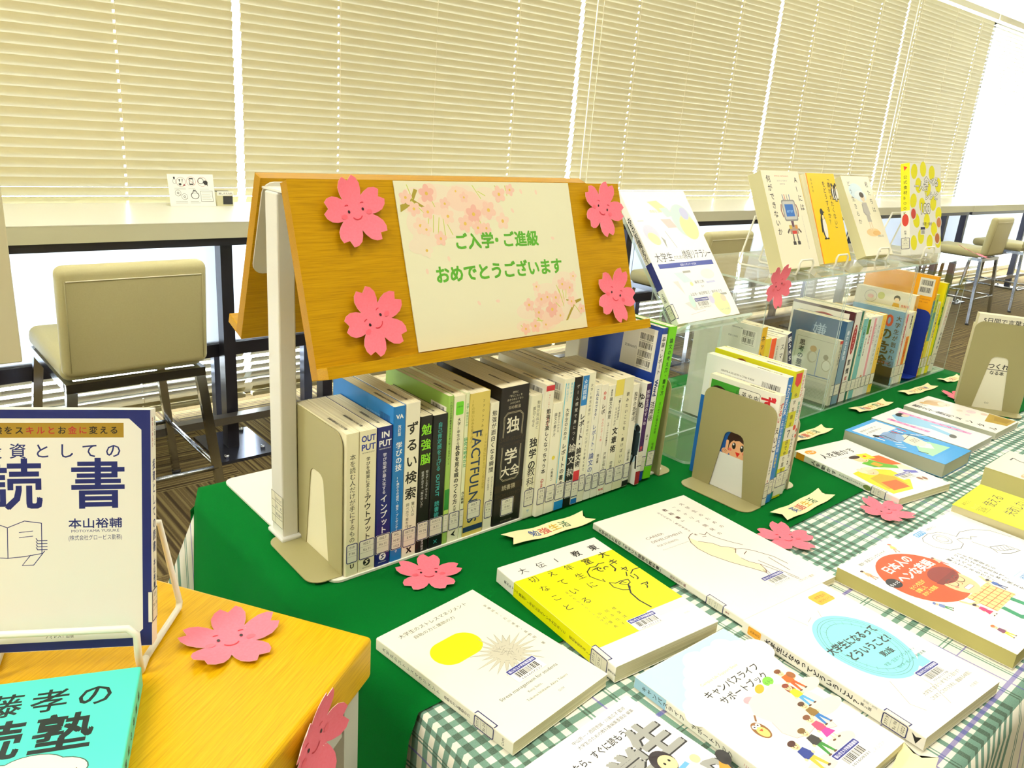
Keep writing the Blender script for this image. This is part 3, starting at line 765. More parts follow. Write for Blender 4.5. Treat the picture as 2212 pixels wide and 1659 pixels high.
# lower right spray
for cx, cy, rx, ry in ((250, 40, 38, 26), (220, 32, 34, 18), (262, 66, 24, 18), (190, 34, 24, 12), (226, 56, 24, 14), (276, 30, 18, 16), (176, 14, 14, 8), (210, 12, 28, 9)): cv.ell(cx, cy, rx, ry, P4)
for cx, cy, rx, ry in ((236, 26, 16, 16), (222, 20, 14, 12), (214, 44, 14, 8), (248, 44, 12, 10), (270, 60, 8, 12)): cv.ell(cx, cy, rx, ry, P1)
cv.poly([(256, 14), (260, 14), (279, 36), (292, 40), (292, 43), (278, 41), (262, 44), (262, 42), (275, 38)], B)
for a, b in (((250, 60), (256, 34)), ((256, 72), (258, 44)), ((246, 66), (254, 46)), ((266, 66), (262, 46)), ((196, 38), (204, 20)), ((200, 26), (216, 10)), ((212, 18), (196, 20)), ((276, 36), (288, 20)), ((236, 46), (248, 34)), ((170, 16), (178, 6))): cv.line([a, b], 1.1, '#c2cc58')
for cx, cy, r, c, a in ((190, 42, 9, P2, 18), (206, 30, 9, P2, 0), (214, 48, 9, P2, 40), (226, 50, 8, P2, 20), (242, 48, 9, P2, 10), (232, 32, 11, P3, 33), (246, 22, 8, P1, 5), (258, 66, 9, P2, 0), (272, 60, 8, P2, 30), (282, 76, 7, P1, 0), (290, 28, 7, P2, 30), (196, 12, 9, P2, 12), (178, 10, 8, P2, 40), (216, 12, 7, P1, 0), (272, 40, 8, P2, 50), (208, 66, 7, P1, 0)): blossom(cx, cy, r, c, Y1, a)
GR = '#57a626'
for i, ch in enumerate('ご入学・ご進級'): cv.text(ch, 78+22*(i if i < 4 else i-.35)-(6 if i == 3 else 0), 125, 22, GR, bold=.036)
for i, ch in enumerate('おめでとうございます'): cv.text(ch, 41+22.2*i, 84, 23, GR, bold=.036)
mb.build('printed_sheet', t)

# ================================================================== paper cherry blossoms
PINK = fabric('pink_paper', '#ef6f80', '#f28090', 400, .8, .0002); PINKE = M('#f5c8c0', .8)
PET = [(-36, .50), (-31, .66), (-25, .82), (-17, .94), (-9, 1.0), (0, .86), (9, 1.0), (17, .94), (25, .82), (31, .66)]
def flower(label, mat, R=.0425, curl=.006, rot=0., hue=None, face=0.):
    t = thing('paper_flower', label, 'paper flower', mat=mat, group='smiling pink paper cherry blossoms')
    out = [(R*r*cos(radians(90+72*k+a+rot)), R*r*sin(radians(90+72*k+a+rot))) for k in range(5) for a, r in PET]
    rings = [.25, .5, .75, 1.]; vs = [(0, 0, 0)]; N = len(out); fs = []
    for g in rings:
        for x, y in out:
            d = (x*x+y*y)*g*g/(R*R); q = math.atan2(y, x)
            vs.append((x*g, y*g, curl*max(0, d-.2)*(1+.5*sin(2*q+rot))))
    fs += [(0, 1+i, 1+(i+1) % N) for i in range(N)]
    for k in range(3):
        a = 1+k*N; fs += [(a+i, a+N+i, a+N+(i+1) % N, a+(i+1) % N) for i in range(N)]
    pm = hue or PINK; th = .0005; mb = MB(); M0 = len(vs)
    mb.add(vs, fs, pm, True); mb.add([(x, y, z-th) for x, y, z in vs], [f[::-1] for f in fs], PINKE, True)
    e = 1+3*N; mb.add([vs[e+i] for i in range(N)]+[(vs[e+i][0], vs[e+i][1], vs[e+i][2]-th) for i in range(N)], [(i, (i+1) % N, N+(i+1) % N, N+i) for i in range(N)], PINKE)
    a = radians(face); cv = Cv(mb, (0, 0, .0004), (cos(a), sin(a), 0), (-sin(a), cos(a), 0), (0, 0, 1), .12)
    k = R/.0425
    for s in (-1, 1):
        cv.ell(s*9.5*k, 2*k, 1.5*k, 1.9*k, '#2a1414'); cv.arc(s*10.5*k, 6*k, 4*k, 55, 125, 1.0*k, '#d02838', 6); cv.ell(s*17*k, -2.5*k, 4*k, 2.8*k, '#ec6272')
    cv.arc(0, -1*k, 7.5*k, 215, 325, 1.1*k, '#d02838', 8)
    mb.build('cut_paper', t); return t
def m_up(x, y, z, rz): return Matrix.Translation((x, y, z)) @ Matrix.Rotation(radians(rz), 4, 'Z')
def on_board(x, s, rz): return board_frame(x, s, .006) @ Matrix.Rotation(radians(rz), 4, 'Z')
flower('pink paper blossom at the upper left of the wooden sign board', on_board(.078, .173, 8), curl=.004, rot=4, face=2)
flower('pink paper blossom at the lower left of the wooden sign board', on_board(.082, .045, 22), curl=.004, rot=0, face=12)
flower('pink paper blossom at the upper right of the wooden sign board', on_board(.4965, .172, -20), curl=.004, rot=-6)
flower('pink paper blossom at the lower right of the wooden sign board', on_board(.500, .042, -20), curl=.004, rot=-8)
# ================================================================== ROW OF BOOKS UNDER THE STAND
K = '#1c1a1a'
def sd(*items):
    """spine design; distances in mm from the top"""
    def f(cv, t, h):
        for it in items:
            k = it[0]
            if k == 'v':      # vertical writing: text, top, size, colour, bold, dx, pitch
                _, s, y, sz, c = it[:5]; bo = it[5] if len(it) > 5 else .012; dx = it[6] if len(it) > 6 else 0; pt = it[7] if len(it) > 7 else sz*1.02
                cv.vtext(s, t/2+dx, h-y, sz, c, pt, bo)
            elif k == 'h':    # horizontal line: text, baseline, size, colour, bold, width
                _, s, y, sz, c = it[:5]; cv.text(s, t/2, h-y, sz, c, al='c', bold=it[5] if len(it) > 5 else 0, w=it[6] if len(it) > 6 else None)
            elif k == 'r':    # turned on its side, reading downwards: text, top, size, colour, bold, dx, length
                _, s, y, sz, c = it[:5]; cv.text(s, t/2-sz*.36+(it[6] if len(it) > 6 else 0), h-y, sz, c, rot=-90, bold=it[5] if len(it) > 5 else 0, w=it[7] if len(it) > 7 else None)
            elif k == 'b':    # band: from, to, colour
                cv.rect(.3, h-it[2], t-.3, h-it[1], it[3])
            elif k == 'c':    # dot: y, r, colour
                cv.ell(t/2, h-it[1], it[2], it[2]*(it[4] if len(it) > 4 else 1), it[3])
            elif k == 'f': it[1](cv, t, h)
    return f
def swirl(c, bgc):
    def f(cv, t, h):
        cv.ell(t/2, 12, 5, 5, c); cv.line([(t/2+2.6, 15), (t/2-1.5, 14), (t/2+1.6, 11.4), (t/2-2.4, 9)], 1.5, bgc)
        cv.text('SANCTUARY', t/2, 4, 2, c, al='c')
    return f
def frames(cv, t, h):
    G = '#c8bd9c'
    for y0, y1, o in ((h-37, h-73, 1), (h-87, h-139, -1)):
        for q in (0, 1.6):
            if o > 0: cv.line([(8+q, y1), (8+q, y0-6), (14+q*.5, y0-q), (t-14-q*.5, y0-q), (t-8-q, y0-6), (t-8-q, y1)], .5, G)
            else: cv.line([(8+q, y0), (8+q, y1+6), (14+q*.5, y1+q), (t-14-q*.5, y1+q), (t-8-q, y1+6), (t-8-q, y0)], .5, G)
    cv.rect(t/2-14, h-178, t/2+14, h-166, '#3a2c1c')
YX = lambda x: .747 if x < .66 else (.742 if x < .715 else .736)
EDGE = [0]
ROWG = 'library books standing in a row under the sign stand'
def row(xa, t, h, label, cov, des, spine=None, call=None, back=None, bind='L', w=None, lean=0., front=None, yf=None, call_y=17, xw=None):
    y = yf or YX(xa); x = xw if xw is not None else xa*y/.747
    if not lean: x = max(x, EDGE[0]+.0002); EDGE[0] = x+t*.001
    w = w or (148 if h > 197 else 128 if h > 180 else 106)
    return book(label, w, h, t, m_stand(x, y, ZT+.0037, w, t, bind, lean), bind, cov, spine, front, back, des, call, call_y, stamp=t > 10, group=ROWG)
def whiteback(seed, top=6, side=6):
    return lambda cv, w, h: isbn(cv, w-side, h-top, seed)
row(.4236, 17, 188, 'cream book with thin black title, first in the row against the left bookend', '#ece6c0',
    sd(('v', '本を読む人だけが手にするもの', 26, 8.2, K, .0), ('v', '藤原', 146, 8, K, 0), ('h', 'U', 178, 8, K, .04)), call=('019', 'F 56', ''))
row(.4412, 23.2, 188, 'cream book with blue OUTPUT lettering at the top of its spine', '#efe9c6',
    sd(('h', 'OUT', 14, 11, '#2a3a9a', .03, 19), ('h', 'PUT', 25, 11, '#2a3a9a', .03, 19), ('h', 'THE POWER OF OUTPUT', 29, 2.2, K, 0, 17), ('v', '学びを結果に変える', 34, 5.6, K), ('v', 'アウトプット大全', 84, 10, K, .02), ('f', swirl(K, '#efe9c6'))), call=('002.7', 'Ka 11', ''))
row(.4650, 21.3, 188, 'navy book with white INPUT lettering at the top of its spine', '#16206e',
    sd(('h', 'IN', 14, 11, '#fff', .03, 11), ('h', 'PUT', 25, 11, '#fff', .03, 17), ('h', 'THE POWER OF INPUT', 29, 2.2, '#fff', 0, 16), ('v', '学び効率が最大化する', 34, 5.4, '#eef'), ('v', 'インプット大全', 90, 10.5, '#fff', .02), ('f', swirl('#fff', '#16206e'))), call=('002.7', 'Ka 11', ''))
row(.4869, 17.2, 210, 'bright blue book with white title between the navy and the white books', '#1476c0',
    sd(('h', 'VA', 16, 8, '#fff', .03), ('v', '改訂版', 24, 4.8, '#fff'), ('v', '学びの技', 46, 9.6, '#fff', .02), ('v', '14歳からの探究・論文・プレゼンテーション', 92, 4.2, '#fff'), ('v', '登本洋子', 184, 3.6, '#fff')), call=('002.', 'N 81', '1023'), call_y=16,
    back=lambda cv, w, h: (cv.bars(w-32, h-40, w-8, h-14, '#123c78', 4), cv.text('GAKUBUN BOOKS', w-64, h-22, 4, '#8cc4f0')))
row(.5044, 21.2, 211, 'white book with large brushed black title next to the bright blue book', '#f4efd8',
    sd(('v', 'ずるい検索', 22, 17.5, K, .02, -.3, 22), ('v', '調べ方で差を付ける', 134, 5, K, .0, -4), ('v', '賢い人は', 134, 5, K, .0, 4), ('v', '江尻', 166, 8, K), ('h', 'X', 206, 11, K, .05)), call=('007.58', 'E 41', ''), call_y=14)
row(.5262, 18.6, 190, 'black book with big lime green title', '#121212',
    sd(('v', '勉強脳', 8, 15.5, '#8ede2a', .02, 0, 20), ('v', '知らずしらずのうちに', 74, 4, '#ddd', 0, 3.5), ('v', '結果が出せる「脳の使い方」', 74, 4, '#ddd', 0, -3), ('v', '東洋経済', 172, 4, '#ddd')), call=('371.41', 'W 74', ''))
row(.5452, 22.6, 188, 'black book with slim teal title', '#0d1216',
    sd(('v', '自己肯定感を上げる', 10, 7.4, '#3fb3b0', .01), ('r', 'OUTPUT', 82, 8, '#3fb3b0', .02, 0), ('v', '読書術', 120, 8, '#3fb3b0', .01), ('h', '✕', 182, 7, '#3fb3b0', .02)), call=('019.12', 'A 11', ''))
row(.5683, 8., 210, 'thin green book with white back cover beside the teal titled one', '#9cc45c',
    sd(('v', 'これからの大学教育を考えるために知っておきたいこと', 8, 3.4, K), ('b', 130, 160, '#2f8a36'), ('b', 160, 184, '#bfe06c')), call=('3', '', ''), back=whiteback(3, 16, 5))
row(.5768, 18.4, 208, 'pale book with a green badge on its spine, left of the mustard yellow one', '#f2efcf',
    sd(('f', lambda cv, t, h: (cv.rr(t/2-6, h-26, t/2+6, h-8, 2, '#6fd32a'), cv.text('大学1年', t/2, h-16, 2.6, K, al='c'))), ('v', '大学1年生からの', 30, 5.4, K, .015), ('v', '社会を見る眼のつくり方', 68, 7.6, K, .03), ('v', '大学教育', 154, 5, K), ('f', lambda cv, t, h: cv.poly([(t/2-4, 10), (t/2+4, 16), (t/2+1, 10), (t/2+4, 6)], K))), call=('002', 'D 16', ''))
row(.5956, 6.2, 210, 'very thin book with green title, squeezed in before the mustard yellow one', '#eaf0c8',
    sd(('v', '大学1年生からの', 14, 4, '#2f9a4a'), ('v', '研究の始めかた', 62, 6, '#1f9a5a', .02), ('v', '西山敏樹', 140, 4.4, K)), call=('', '', ''))
row(.6022, 34.2, 207, 'thick mustard yellow book with large dark sideways English title', '#dcc766',
    sd(('r', 'FACTFULNESS', 52, 22, '#1f3a5c', .012, -2, 136), ('v', 'ファクトフルネス', 9, 4.4, K, 0, 6, 7), ('v', '10の思い込みを乗り越え', 8, 5, '#a8922f', 0, -11), ('v', 'データを基に世界を正しく見る習慣', 60, 5, '#a8922f', 0, 13), ('b', 193, 201, '#1f3a5c')), call=('002.7', 'R 72', ''), call_y=24)
row(.6378, 15., 188, 'white book with tall black title right of the mustard yellow one', '#f3efd6',
    sd(('v', '勉強が面白くなる瞬間', 10, 8.4, K, .012, 0, 9.2), ('v', '読んだらすぐに勉強したくなる', 108, 3.2, K, 0, 3), ('v', '究極の勉強法', 108, 3.2, K, 0, -3), ('v', 'パク・', 142, 4.6, K)), call=('375', 'P 16', ''))
row(.6545, 51., 206, 'very thick black book with white brushed title in ornate frames', '#15120f',
    sd(('f', frames), ('v', '独学', 32, 24, '#ece6d2', .02, 0, 47), ('h', '大全', 131, 17, '#ece6d2', .02), ('h', '絶対に', 10, 3.6, '#cfc6a8'), ('h', '「学ぶこと」を', 15, 3.6, '#cfc6a8'), ('h', 'あきらめたくない', 20, 3.6, '#cfc6a8'), ('h', '人のための', 25, 3.6, '#cfc6a8'), ('h', '55の技法', 32, 5.6, '#cfc6a8'), ('h', 'Self-study', 79, 11, '#3c2c1a', 0, 44), ('h', 'ENCYCLOPEDIA', 86, 5.6, '#3c2c1a', 0, 46), ('b', 144, 155, '#2c2012'), ('h', '読書猿', 153, 8.4, '#cfc6a8'), ('h', 'DOKUSHO', 164, 8, '#3c2c1a', 0, 46), ('h', 'ダイヤモンド社', 203, 3, '#a89f80')), call=('379.7', 'D 83', ''), call_y=12)
row(.7110, 20., 188, 'white book with heavy black title right of the thick black book', '#f1eed2',
    sd(('v', '面白くなる', 16, 6, K, 0, -3.5), ('v', '勉強が死ぬほど', 8, 6, '#6a6a60', 0, 4), ('v', '独学の', 62, 15, K, .03, 0, 17), ('v', '教科書', 108, 15, K, .0, 0, 15.5), ('h', 'サ', 180, 6, '#3aa0d0')), call=('375.7', 'W 42', ''), call_y=18)
row(.7312, 16.4, 203, 'white book with red sideways lettering near its foot', '#f4f0da',
    sd(('b', 2, 10, '#c8303a'), ('v', 'QuizKnockの課題図書', 14, 3.4, '#c8303a', 0), ('v', '勉強が楽しくなっちゃう本', 36, 8.2, K, .02), ('r', 'QuizKnock', 144, 7, '#b82a35', .02, 0)), call=('375', 'Q 9', ''), call_y=18, back=whiteback(5, 6, 4))
row(.7477, 19.4, 172, 'short white paperback with a yellow dot on its spine', '#f6f2dc',
    sd(('v', '論文の書き方', 14, 6, K, 0, -3), ('v', '基礎からわかる', 14, 4.4, K, 0, 4), ('c', 84, 3.2, '#ecd94a'), ('v', '小熊英二', 100, 5, K)), call=('', '160', '2808'), call_y=18, spine='#f6f2dc', back=lambda cv, w, h: isbn(cv, w-4, h-8, 9))
row(.7672, 19.6, 205, 'white book with sky blue rules down its spine', '#f4f1da',
    sd(('f', lambda cv, t, h: (cv.rect(1.2, 44, 2.6, h-6, '#46b7d6'), cv.rect(t-2.6, 44, t-1.2, h-6, '#46b7d6'), cv.rect(.6, 0, t-.6, 14, '#1c86c8'))), ('v', '事例で学ぶ', 6, 4.6, '#46b7d6', 0, 4), ('v', '実践に役立つ', 6, 4.6, '#46b7d6', 0, -3.4), ('v', '大学生のための', 44, 7, K, .01), ('v', 'レポートの書き方', 98, 9, K, .02, 0, 10)), call=('816.5', 'D 18', ''), call_y=16, back=whiteback(6, 7, 5))
row(.7872, 15.6, 205, 'black book with big white vertical title, among the white ones', '#151413',
    sd(('v', 'ゲーム感覚で身につく', 10, 6.4, '#e8e4d4', 0, 0, 9), ('v', '論文執筆', 100, 15, '#f2eede', 0, 0, 19.5)), call=('816.5', 'I 27', ''), call_y=14)
row(.8038, 13., 205, 'white book with a blue head band and red foot band', '#f3f0de',
    sd(('b', .4, 46, '#2a82c8'), ('v', '☆超図解', 5, 8, '#e8f4ff', .01), ('v', 'レポート・論文術', 58, 10.6, K, .03), ('b', 150, 176, '#d0323a'), ('b', 196, 204.6, '#1c72c0')), call=('816', 'K 76', ''), call_y=12)
row(.8170, 14.4, 207, 'slim cream book with thin wavy title and a small red crest', '#f1eed4',
    sd(('v', '大学1年生の君が、はじめてレポートを書くまで。', 16, 5.2, K, 0, 0, 6.4), ('c', 166, 3, '#d08a4a')), call=('816', 'K 6', ''), call_y=18)
row(.8325, 15.2, 186, 'white book with blue title, a little shorter than its neighbours', '#f4f2e0',
    sd(('v', 'これならできる！', 6, 6, '#23407c', .02, -1), ('v', 'レポート・', 62, 9, '#2a4c98', .01), ('v', '論文の', 108, 11, '#2a4c98', .01), ('v', 'まとめ方', 142, 4.6, K)), call=('816', 'W 12', ''), call_y=14)
row(.8480, 15., 184, 'white paperback with red first letters in its title', '#f3efdc',
    sd(('v', 'ゆる', 10, 7, '#d0382e', .02), ('v', 'レポ', 30, 8.6, K, .02), ('b', 54, 94, '#f3efdc'), ('v', '大人のレポート術', 54, 4.6, '#d8402e', 0, 2), ('v', '岡本健', 112, 5, K), ('h', 'N', 150, 5, '#d0382e')), call=('816', 'O 42', ''), call_y=14)
row(.8634, 15.4, 180, 'white paperback with a red publisher mark at its foot', '#f4f1dc',
    sd(('v', '最新版', 6, 3.6, K), ('v', '論文の教室', 18, 7, K, .01), ('v', 'レポートから卒論まで', 58, 4, K), ('v', '戸田山和久', 108, 6, K), ('h', 'NHK', 173, 5, '#c8323a', .03), ('h', '1272', 179, 3, K)), call=('816.5', 'To 17', '0803'), call_y=16)
row(.8790, 18.6, 187, 'cream book with a yellow head band', '#f0edd2',
    sd(('b', .4, 26, '#ead860'), ('v', '「書くのが苦手」', 28, 5, K, .01, 3), ('v', 'な人のための', 44, 5, K, 0, -3), ('v', '文章術', 76, 12.5, K, .03, 0, 15), ('v', '印南敦史', 134, 6, K)), call=('816', 'I 56', ''), call_y=14)
row(.8980, 22.4, 187, 'thick cream book with a widely spaced handwritten title', '#e9e5c2',
    sd(('v', '読みたいことを、書けばいい。', 22, 6.6, K, .01, 0, 9.4)), call=('816', 'Ta 84', ''), call_y=14)
row(.9212, 15.2, 173, 'small white paperback with a black foot beside the ink drawing', '#f2efdc',
    sd(('v', '独学の思考法', 12, 8, K, .01), ('v', '地頭を鍛える', 40, 4, K, 0, 4.6), ('v', '山野弘樹', 108, 5.2, K), ('b', 163, 172.6, '#1a1a1a')), call=('', '', ''), call_y=14)
def inkman(cv, w, h):
    cv.rect(0, 0, w, 24, '#f2efe6'); cv.vtext('知的生活のすゝめ', 86, h-12, 14, K, 15, .02)
    cv.vtext('ゆめ', 99, h-16, 12, K, 14, .02)
    cv.ell(97, 74, 9, 30, '#9cc0cf'); cv.ell(93, 48, 10, 12, '#b8d4dc'); cv.line([(82, 40), (104, 62)], 3, '#1c2a30'); cv.ell(99, 96, 5, 6, '#20282c'); cv.poly([(92, 92), (105, 90), (104, 52), (96, 46), (90, 60)], '#2a3a40'); cv.line([(98, 50), (92, 30)], 3, K); cv.line([(102, 50), (104, 28)], 3, K)
row(.937, 11.2, 173, 'small purple spined book with an ink drawn man on its cover, pulled forward', '#f1efe4',
    sd(('b', .4, 130, '#3e1a58'), ('v', '知的生活のすゝめ', 10, 7.4, '#f0e8f4', .01), ('v', '齋藤孝', 106, 6, '#e85a5a', .01), ('b', 150, 172.6, '#a82432')), call=('', '', ''), call_y=32, bind='R', front=inkman, w=106, yf=.7292, xw=.9372)
row(.95, 13.6, 257, 'tall blue and white textbook with two bar codes leaning against the lime green one', '#1a3f9c',
    sd(('b', 10, 215, '#f2f2ea'), ('v', '卒論・レポート', 14, 8.6, K, .02), ('r', 'Word', 84, 11, '#23357c', .04, 0), ('v', '活用術', 120, 11, K, .02), ('v', '森山', 176, 5, K)), call=('', '', ''), call_y=16, w=182, lean=3.4, yf=.735, xw=.9500,
    back=lambda cv, w, h: (cv.rect(w-76, h-74, w-8, h-6, '#eceae0'), isbn(cv, w-10, h-14, 12), isbn(cv, w-10, h-42, 13), cv.text('定価3000円', w-70, h-44, 5, K), cv.rect(3, h-130, 4, h-4, '#dfe6f2')))
row(.965, 19.6, 257, 'tall lime green textbook, last in the row against the right bookend', '#74d21c',
    sd(('v', '論文の考え方・書き方', 18, 8.4, '#17320c', .02, 0, 9.6), ('v', 'はじめての論文作成術', 124, 5.4, '#17320c', .01), ('v', '宅間紘一', 194, 6, '#17320c', .01)), call=('816', 'Ta', ''), call_y=22, w=182, lean=3.9, yf=.735, xw=.9648)

# ------------------------------------------------------------------ bookends
def bookend(label, mat, colm=BEIGE, ht=.165, wd=.132, out=.04, tongue=.09, sgn=-1, cut=True):
    """upright plate in the local y,z plane, flange on the outer (sgn) side"""
    t = thing('bookend', label, 'bookend', mat=mat, group='steel bookends')
    mb = MB(); R = .018
    o = rrect(0, 0, wd, ht, R, 6, (0, 0, 1, 1))      # ll, lr, ur.., ul..
    if cut:
        a, b, c, d = wd*.26, wd*.74, wd*.36, wd*.64; hh = ht*.62; r = .012
        top = [(b, 0), (d, hh-r)] + [(d-r+r*cos(q), hh-r+r*sin(q)) for q in [pi/2*i/4 for i in range(1, 5)]] + [(c+r+r*cos(q), hh-r+r*sin(q)) for q in [pi/2+pi/2*i/4 for i in range(0, 5)]] + [(a, 0)]
        pts = [(0, 0)] + top[::-1] + o[1:]
    else: pts = o
    mb.prism(pts, (0, 0, .0006), (0, 1, 0), (0, 0, 1), (1, 0, 0), .0012, colm); mb.build('upright_plate', t)
    mb = MB(); x0, x1 = (-out, .0012) if sgn < 0 else (0, out)
    w4 = (1, 0, 0, 1) if sgn < 0 else (0, 1, 1, 0)
    mb.prism(rrect(x0, 0, x1, wd, .018, 6, w4), (0, 0, 0), (1, 0, 0), (0, 1, 0), (0, 0, 1), .0012, colm); mb.build('foot_flange', t)
    if cut:
        mb = MB(); s = -sgn
        q = [(0, wd*.26), (s*tongue, wd*.36), (s*tongue, wd*.64), (0, wd*.74)]; q = q if s > 0 else q[::-1]
        mb.prism(q, (.0012 if s > 0 else 0, 0, 0), (1, 0, 0), (0, 1, 0), (0, 0, 1), .0008, colm); mb.build('tongue', t)
    return t
def m_be(x, y, z, yaw=0.): return Matrix.Translation((x, y, z)) @ Matrix.Rotation(radians(yaw), 4, 'Z')
bookend('beige steel bookend at the left end of the row under the sign stand', m_be(.4208, .752, ZT+.0034, -1), ht=.186, wd=.13, tongue=.06)
bookend('beige steel bookend at the right end of the row, behind the lime green textbook', m_be(1.0065, .734, ZT+.0004), ht=.17, wd=.13, sgn=1, cut=False, out=.04)
bookend('beige steel bookend with a drawn girl showing through its cut-out', m_be(1.0535, .5685, ZT+.0004, .6), ht=.1655, wd=.132)
bookend('beige steel bookend by the right edge with a slanting white cover behind its cut-out', m_be(2.006, .504, ZT+.0004, 32), ht=.2, wd=.132)

# ================================================================== SECOND GROUP: ENGLISH BOOKS BY THE GIRL BOOKEND
EG = 'english language books held by the bookend with the drawn girl'
def girl(cv, w, h):
    cv.rect(4, h-46, w*.46, h-8, '#3f9a2e'); cv.ell(20, h-40, 22, 24, '#34211a'); cv.rr(w*.44, h-40, w-34, h-8, 3, '#f4f1e4'); cv.line(rrect(w*.44, h-40, w-34, h-8, 3), .7, K, True)
    for i, s in enumerate(('中や', 'やる', '英語', 'しや')): cv.vtext(s, w-40-11*i if i < 4 else 0, h-12, 9, K, 10, .01)
    cv.text('ず', w-33, h-30, 28, '#c8202c', bold=.035)
    # portrait and paper band seen through the bookend
    x, y = 64, 80
    cv.rect(x-30, y-22, x+30, y+30, '#1e5aa8'); cv.ell(x+9, y+5, 23, 25, '#3a2018'); cv.ell(x+8, y-6, 17, 18, '#f0b488')
    cv.poly([(x-9, y+1), (x-6, y+22), (x+8, y+28), (x+26, y+22), (x+28, y-6), (x+22, y+6), (x+8, y+11), (x, y+8), (x-4, y+12), (x-6, y+4)], '#3a2018')
    for dx in (0, 15): cv.ell(x+dx, y, 3.4, 5.6, K); cv.ell(x+dx-1, y+2.2, 1.3, 1.8, '#fff')
    for dx in (-6, 20): cv.ell(x+dx, y-8, 3.2, 2.4, '#ee7a6a')
    cv.poly([(x+4, y-9), (x+13, y-9), (x+9, y-17)], '#d82a20'); cv.rr(x-15, y-16, x-10, y+6, 2, '#f0b488'); cv.ell(x-14, y-14, 7, 5.4, '#f0b488')
    for i in range(3): cv.arc(x-15+2*i, y-15, 4-i, 60, 240, .5, '#8a4a30', 6)
    cv.rect(0, 0, w, 62, '#efefec')
book('white book with a drawn girl and red lettering, held against the beige bookend', 128, 184, 14.4, m_stand(1.0557, .570, ZT+.0017, 128, 14.4, 'R'), 'R', '#f4f2e6', None, girl, None,
     sd(('v', 'ずるい', 12, 11, '#c8303a', .02), ('v', 'えいご', 50, 12, K, .02, 0, 15), ('v', 'はしのゆか', 106, 5, K), ('v', '青春新書', 140, 4, '#c8303a')), ('830', 'A 56', ''), 12, group=EG, stamp=True)
book('tall white and blue book with bar code on its back, second behind the girl bookend', 148, 210, 14.6, m_stand(1.0712, .572, ZT+.0017, 148, 14.6), 'L', '#f1f2f2', '#2a7fd0', None,
     lambda cv, w, h: (cv.rect(0, 0, w, h*.66, '#1766b8'), cv.bars(w-42, h-34, w-10, h-18, '#222', 31), cv.text('9784342207594', w-42, h-38, 3.4, '#333', w=32), cv.text('ISBN978-4-342-20759-4 C7382 ¥1850E', 30, h-22, 4.4, '#333', w=62), cv.text('定価 2035円 (本体1850円+税10%)', 30, h-29, 4.4, '#333', w=54)),
     sd(('r', 'FACTBOOK', 12, 9.4, '#f4f8ff', .03, 0), ('v', 'これからの英単語', 66, 7, '#e8f2ff', .02), ('v', '大西泰斗', 126, 6, '#f0e060', .02)), ('834', 'O 66', ''), 14, group=EG, stamp=True)
book('thin teal book between the blue and the yellow striped spines', 128, 182, 8.6, m_stand(1.0866, .574, ZT+.0017, 128, 8.6), 'L', '#0f8a84', None, None, None, sd(('v', 'やさしい英語の読みもの', 14, 4, '#dff4ee')), ('8', '', ''), 14, group=EG)
def stripes(cv, t, h):
    for i in range(4): cv.rect(.5, h-45-48*i-22, t-.5, h-45-48*i, '#f1efdc')
book('white book with broad yellow bands on its spine, tallest of the english books', 148, 215, 24.4, m_stand(1.096, .575, ZT+.0017, 148, 24.4), 'L', '#d9d51a', None, None,
     lambda cv, w, h: (cv.ell(w-96, h-14, 12, 9, '#8a4a26'), cv.ell(w-60, h-18, 10, 9, '#e0701c'), cv.ell(w-60, h-19, 6, 6, '#f2c090'), cv.ell(w-24, h-18, 8, 8, '#f0d8b0'), cv.ell(w-12, h-20, 8, 9, '#f0d8b0')),
     sd(('f', stripes), ('f', lambda cv, t, h: cv.poly([(3, h-4), (t-4, h-4), (t-4, h-20), (t/2, h-27), (3, h-20)], '#d8343c')), ('v', '中学英語は', 34, 8, '#4a4630', .01, 0, 12), ('v', '７', 96, 16, K, .02), ('v', '日でやり直せる', 114, 8.4, '#4a4630', .02, 0, 9.6)), ('830', 'Ty 95', ''), 18, group=EG, stamp=True)
book('white book with red dots and brush title beside the yellow banded one', 148, 213, 11.6, m_stand(1.1214, .577, ZT+.0017, 148, 11.6), 'L', '#f4f2e6', None, None, None,
     sd(('v', 'ネイティブが', 8, 6, '#c8343c', .02), ('v', '英会話フレーズ', 52, 6.6, '#2f9a84', .02), ('c', 96, 4.4, '#d8402c'), ('v', 'くらべて使う', 106, 7, K, .02), ('h', '2', 160, 9, K, .03)), ('837', 'D 31', ''), 16, group=EG)
book('thin white book with black lettering near the far end of the english books', 128, 190, 8.4, m_stand(1.134, .581, ZT+.0017, 128, 8.4), 'L', '#f1efe2', None, None, None, sd(('v', 'おとなの英語ワーク', 16, 5, K, .01)), ('8', '', ''), 16, group=EG)
book('thin pale book with red speckled spine, last of the english books', 128, 176, 9.4, m_stand(1.1432, .584, ZT+.0017, 128, 9.4), 'L', '#efe9dc', None, None, None, sd(('v', 'こわくない英文法', 10, 5, '#b8483c', .01), ('c', 70, 3, '#d8402c'), ('c', 80, 3, '#d8402c')), ('8', '', ''), 16, group=EG)
bookend('pale steel bookend closing the english books on their far side', m_be(1.1545, .582, ZT+.0004, -3), M('#cfc8a4', .4), .13, .132, .03, sgn=1, cut=False)

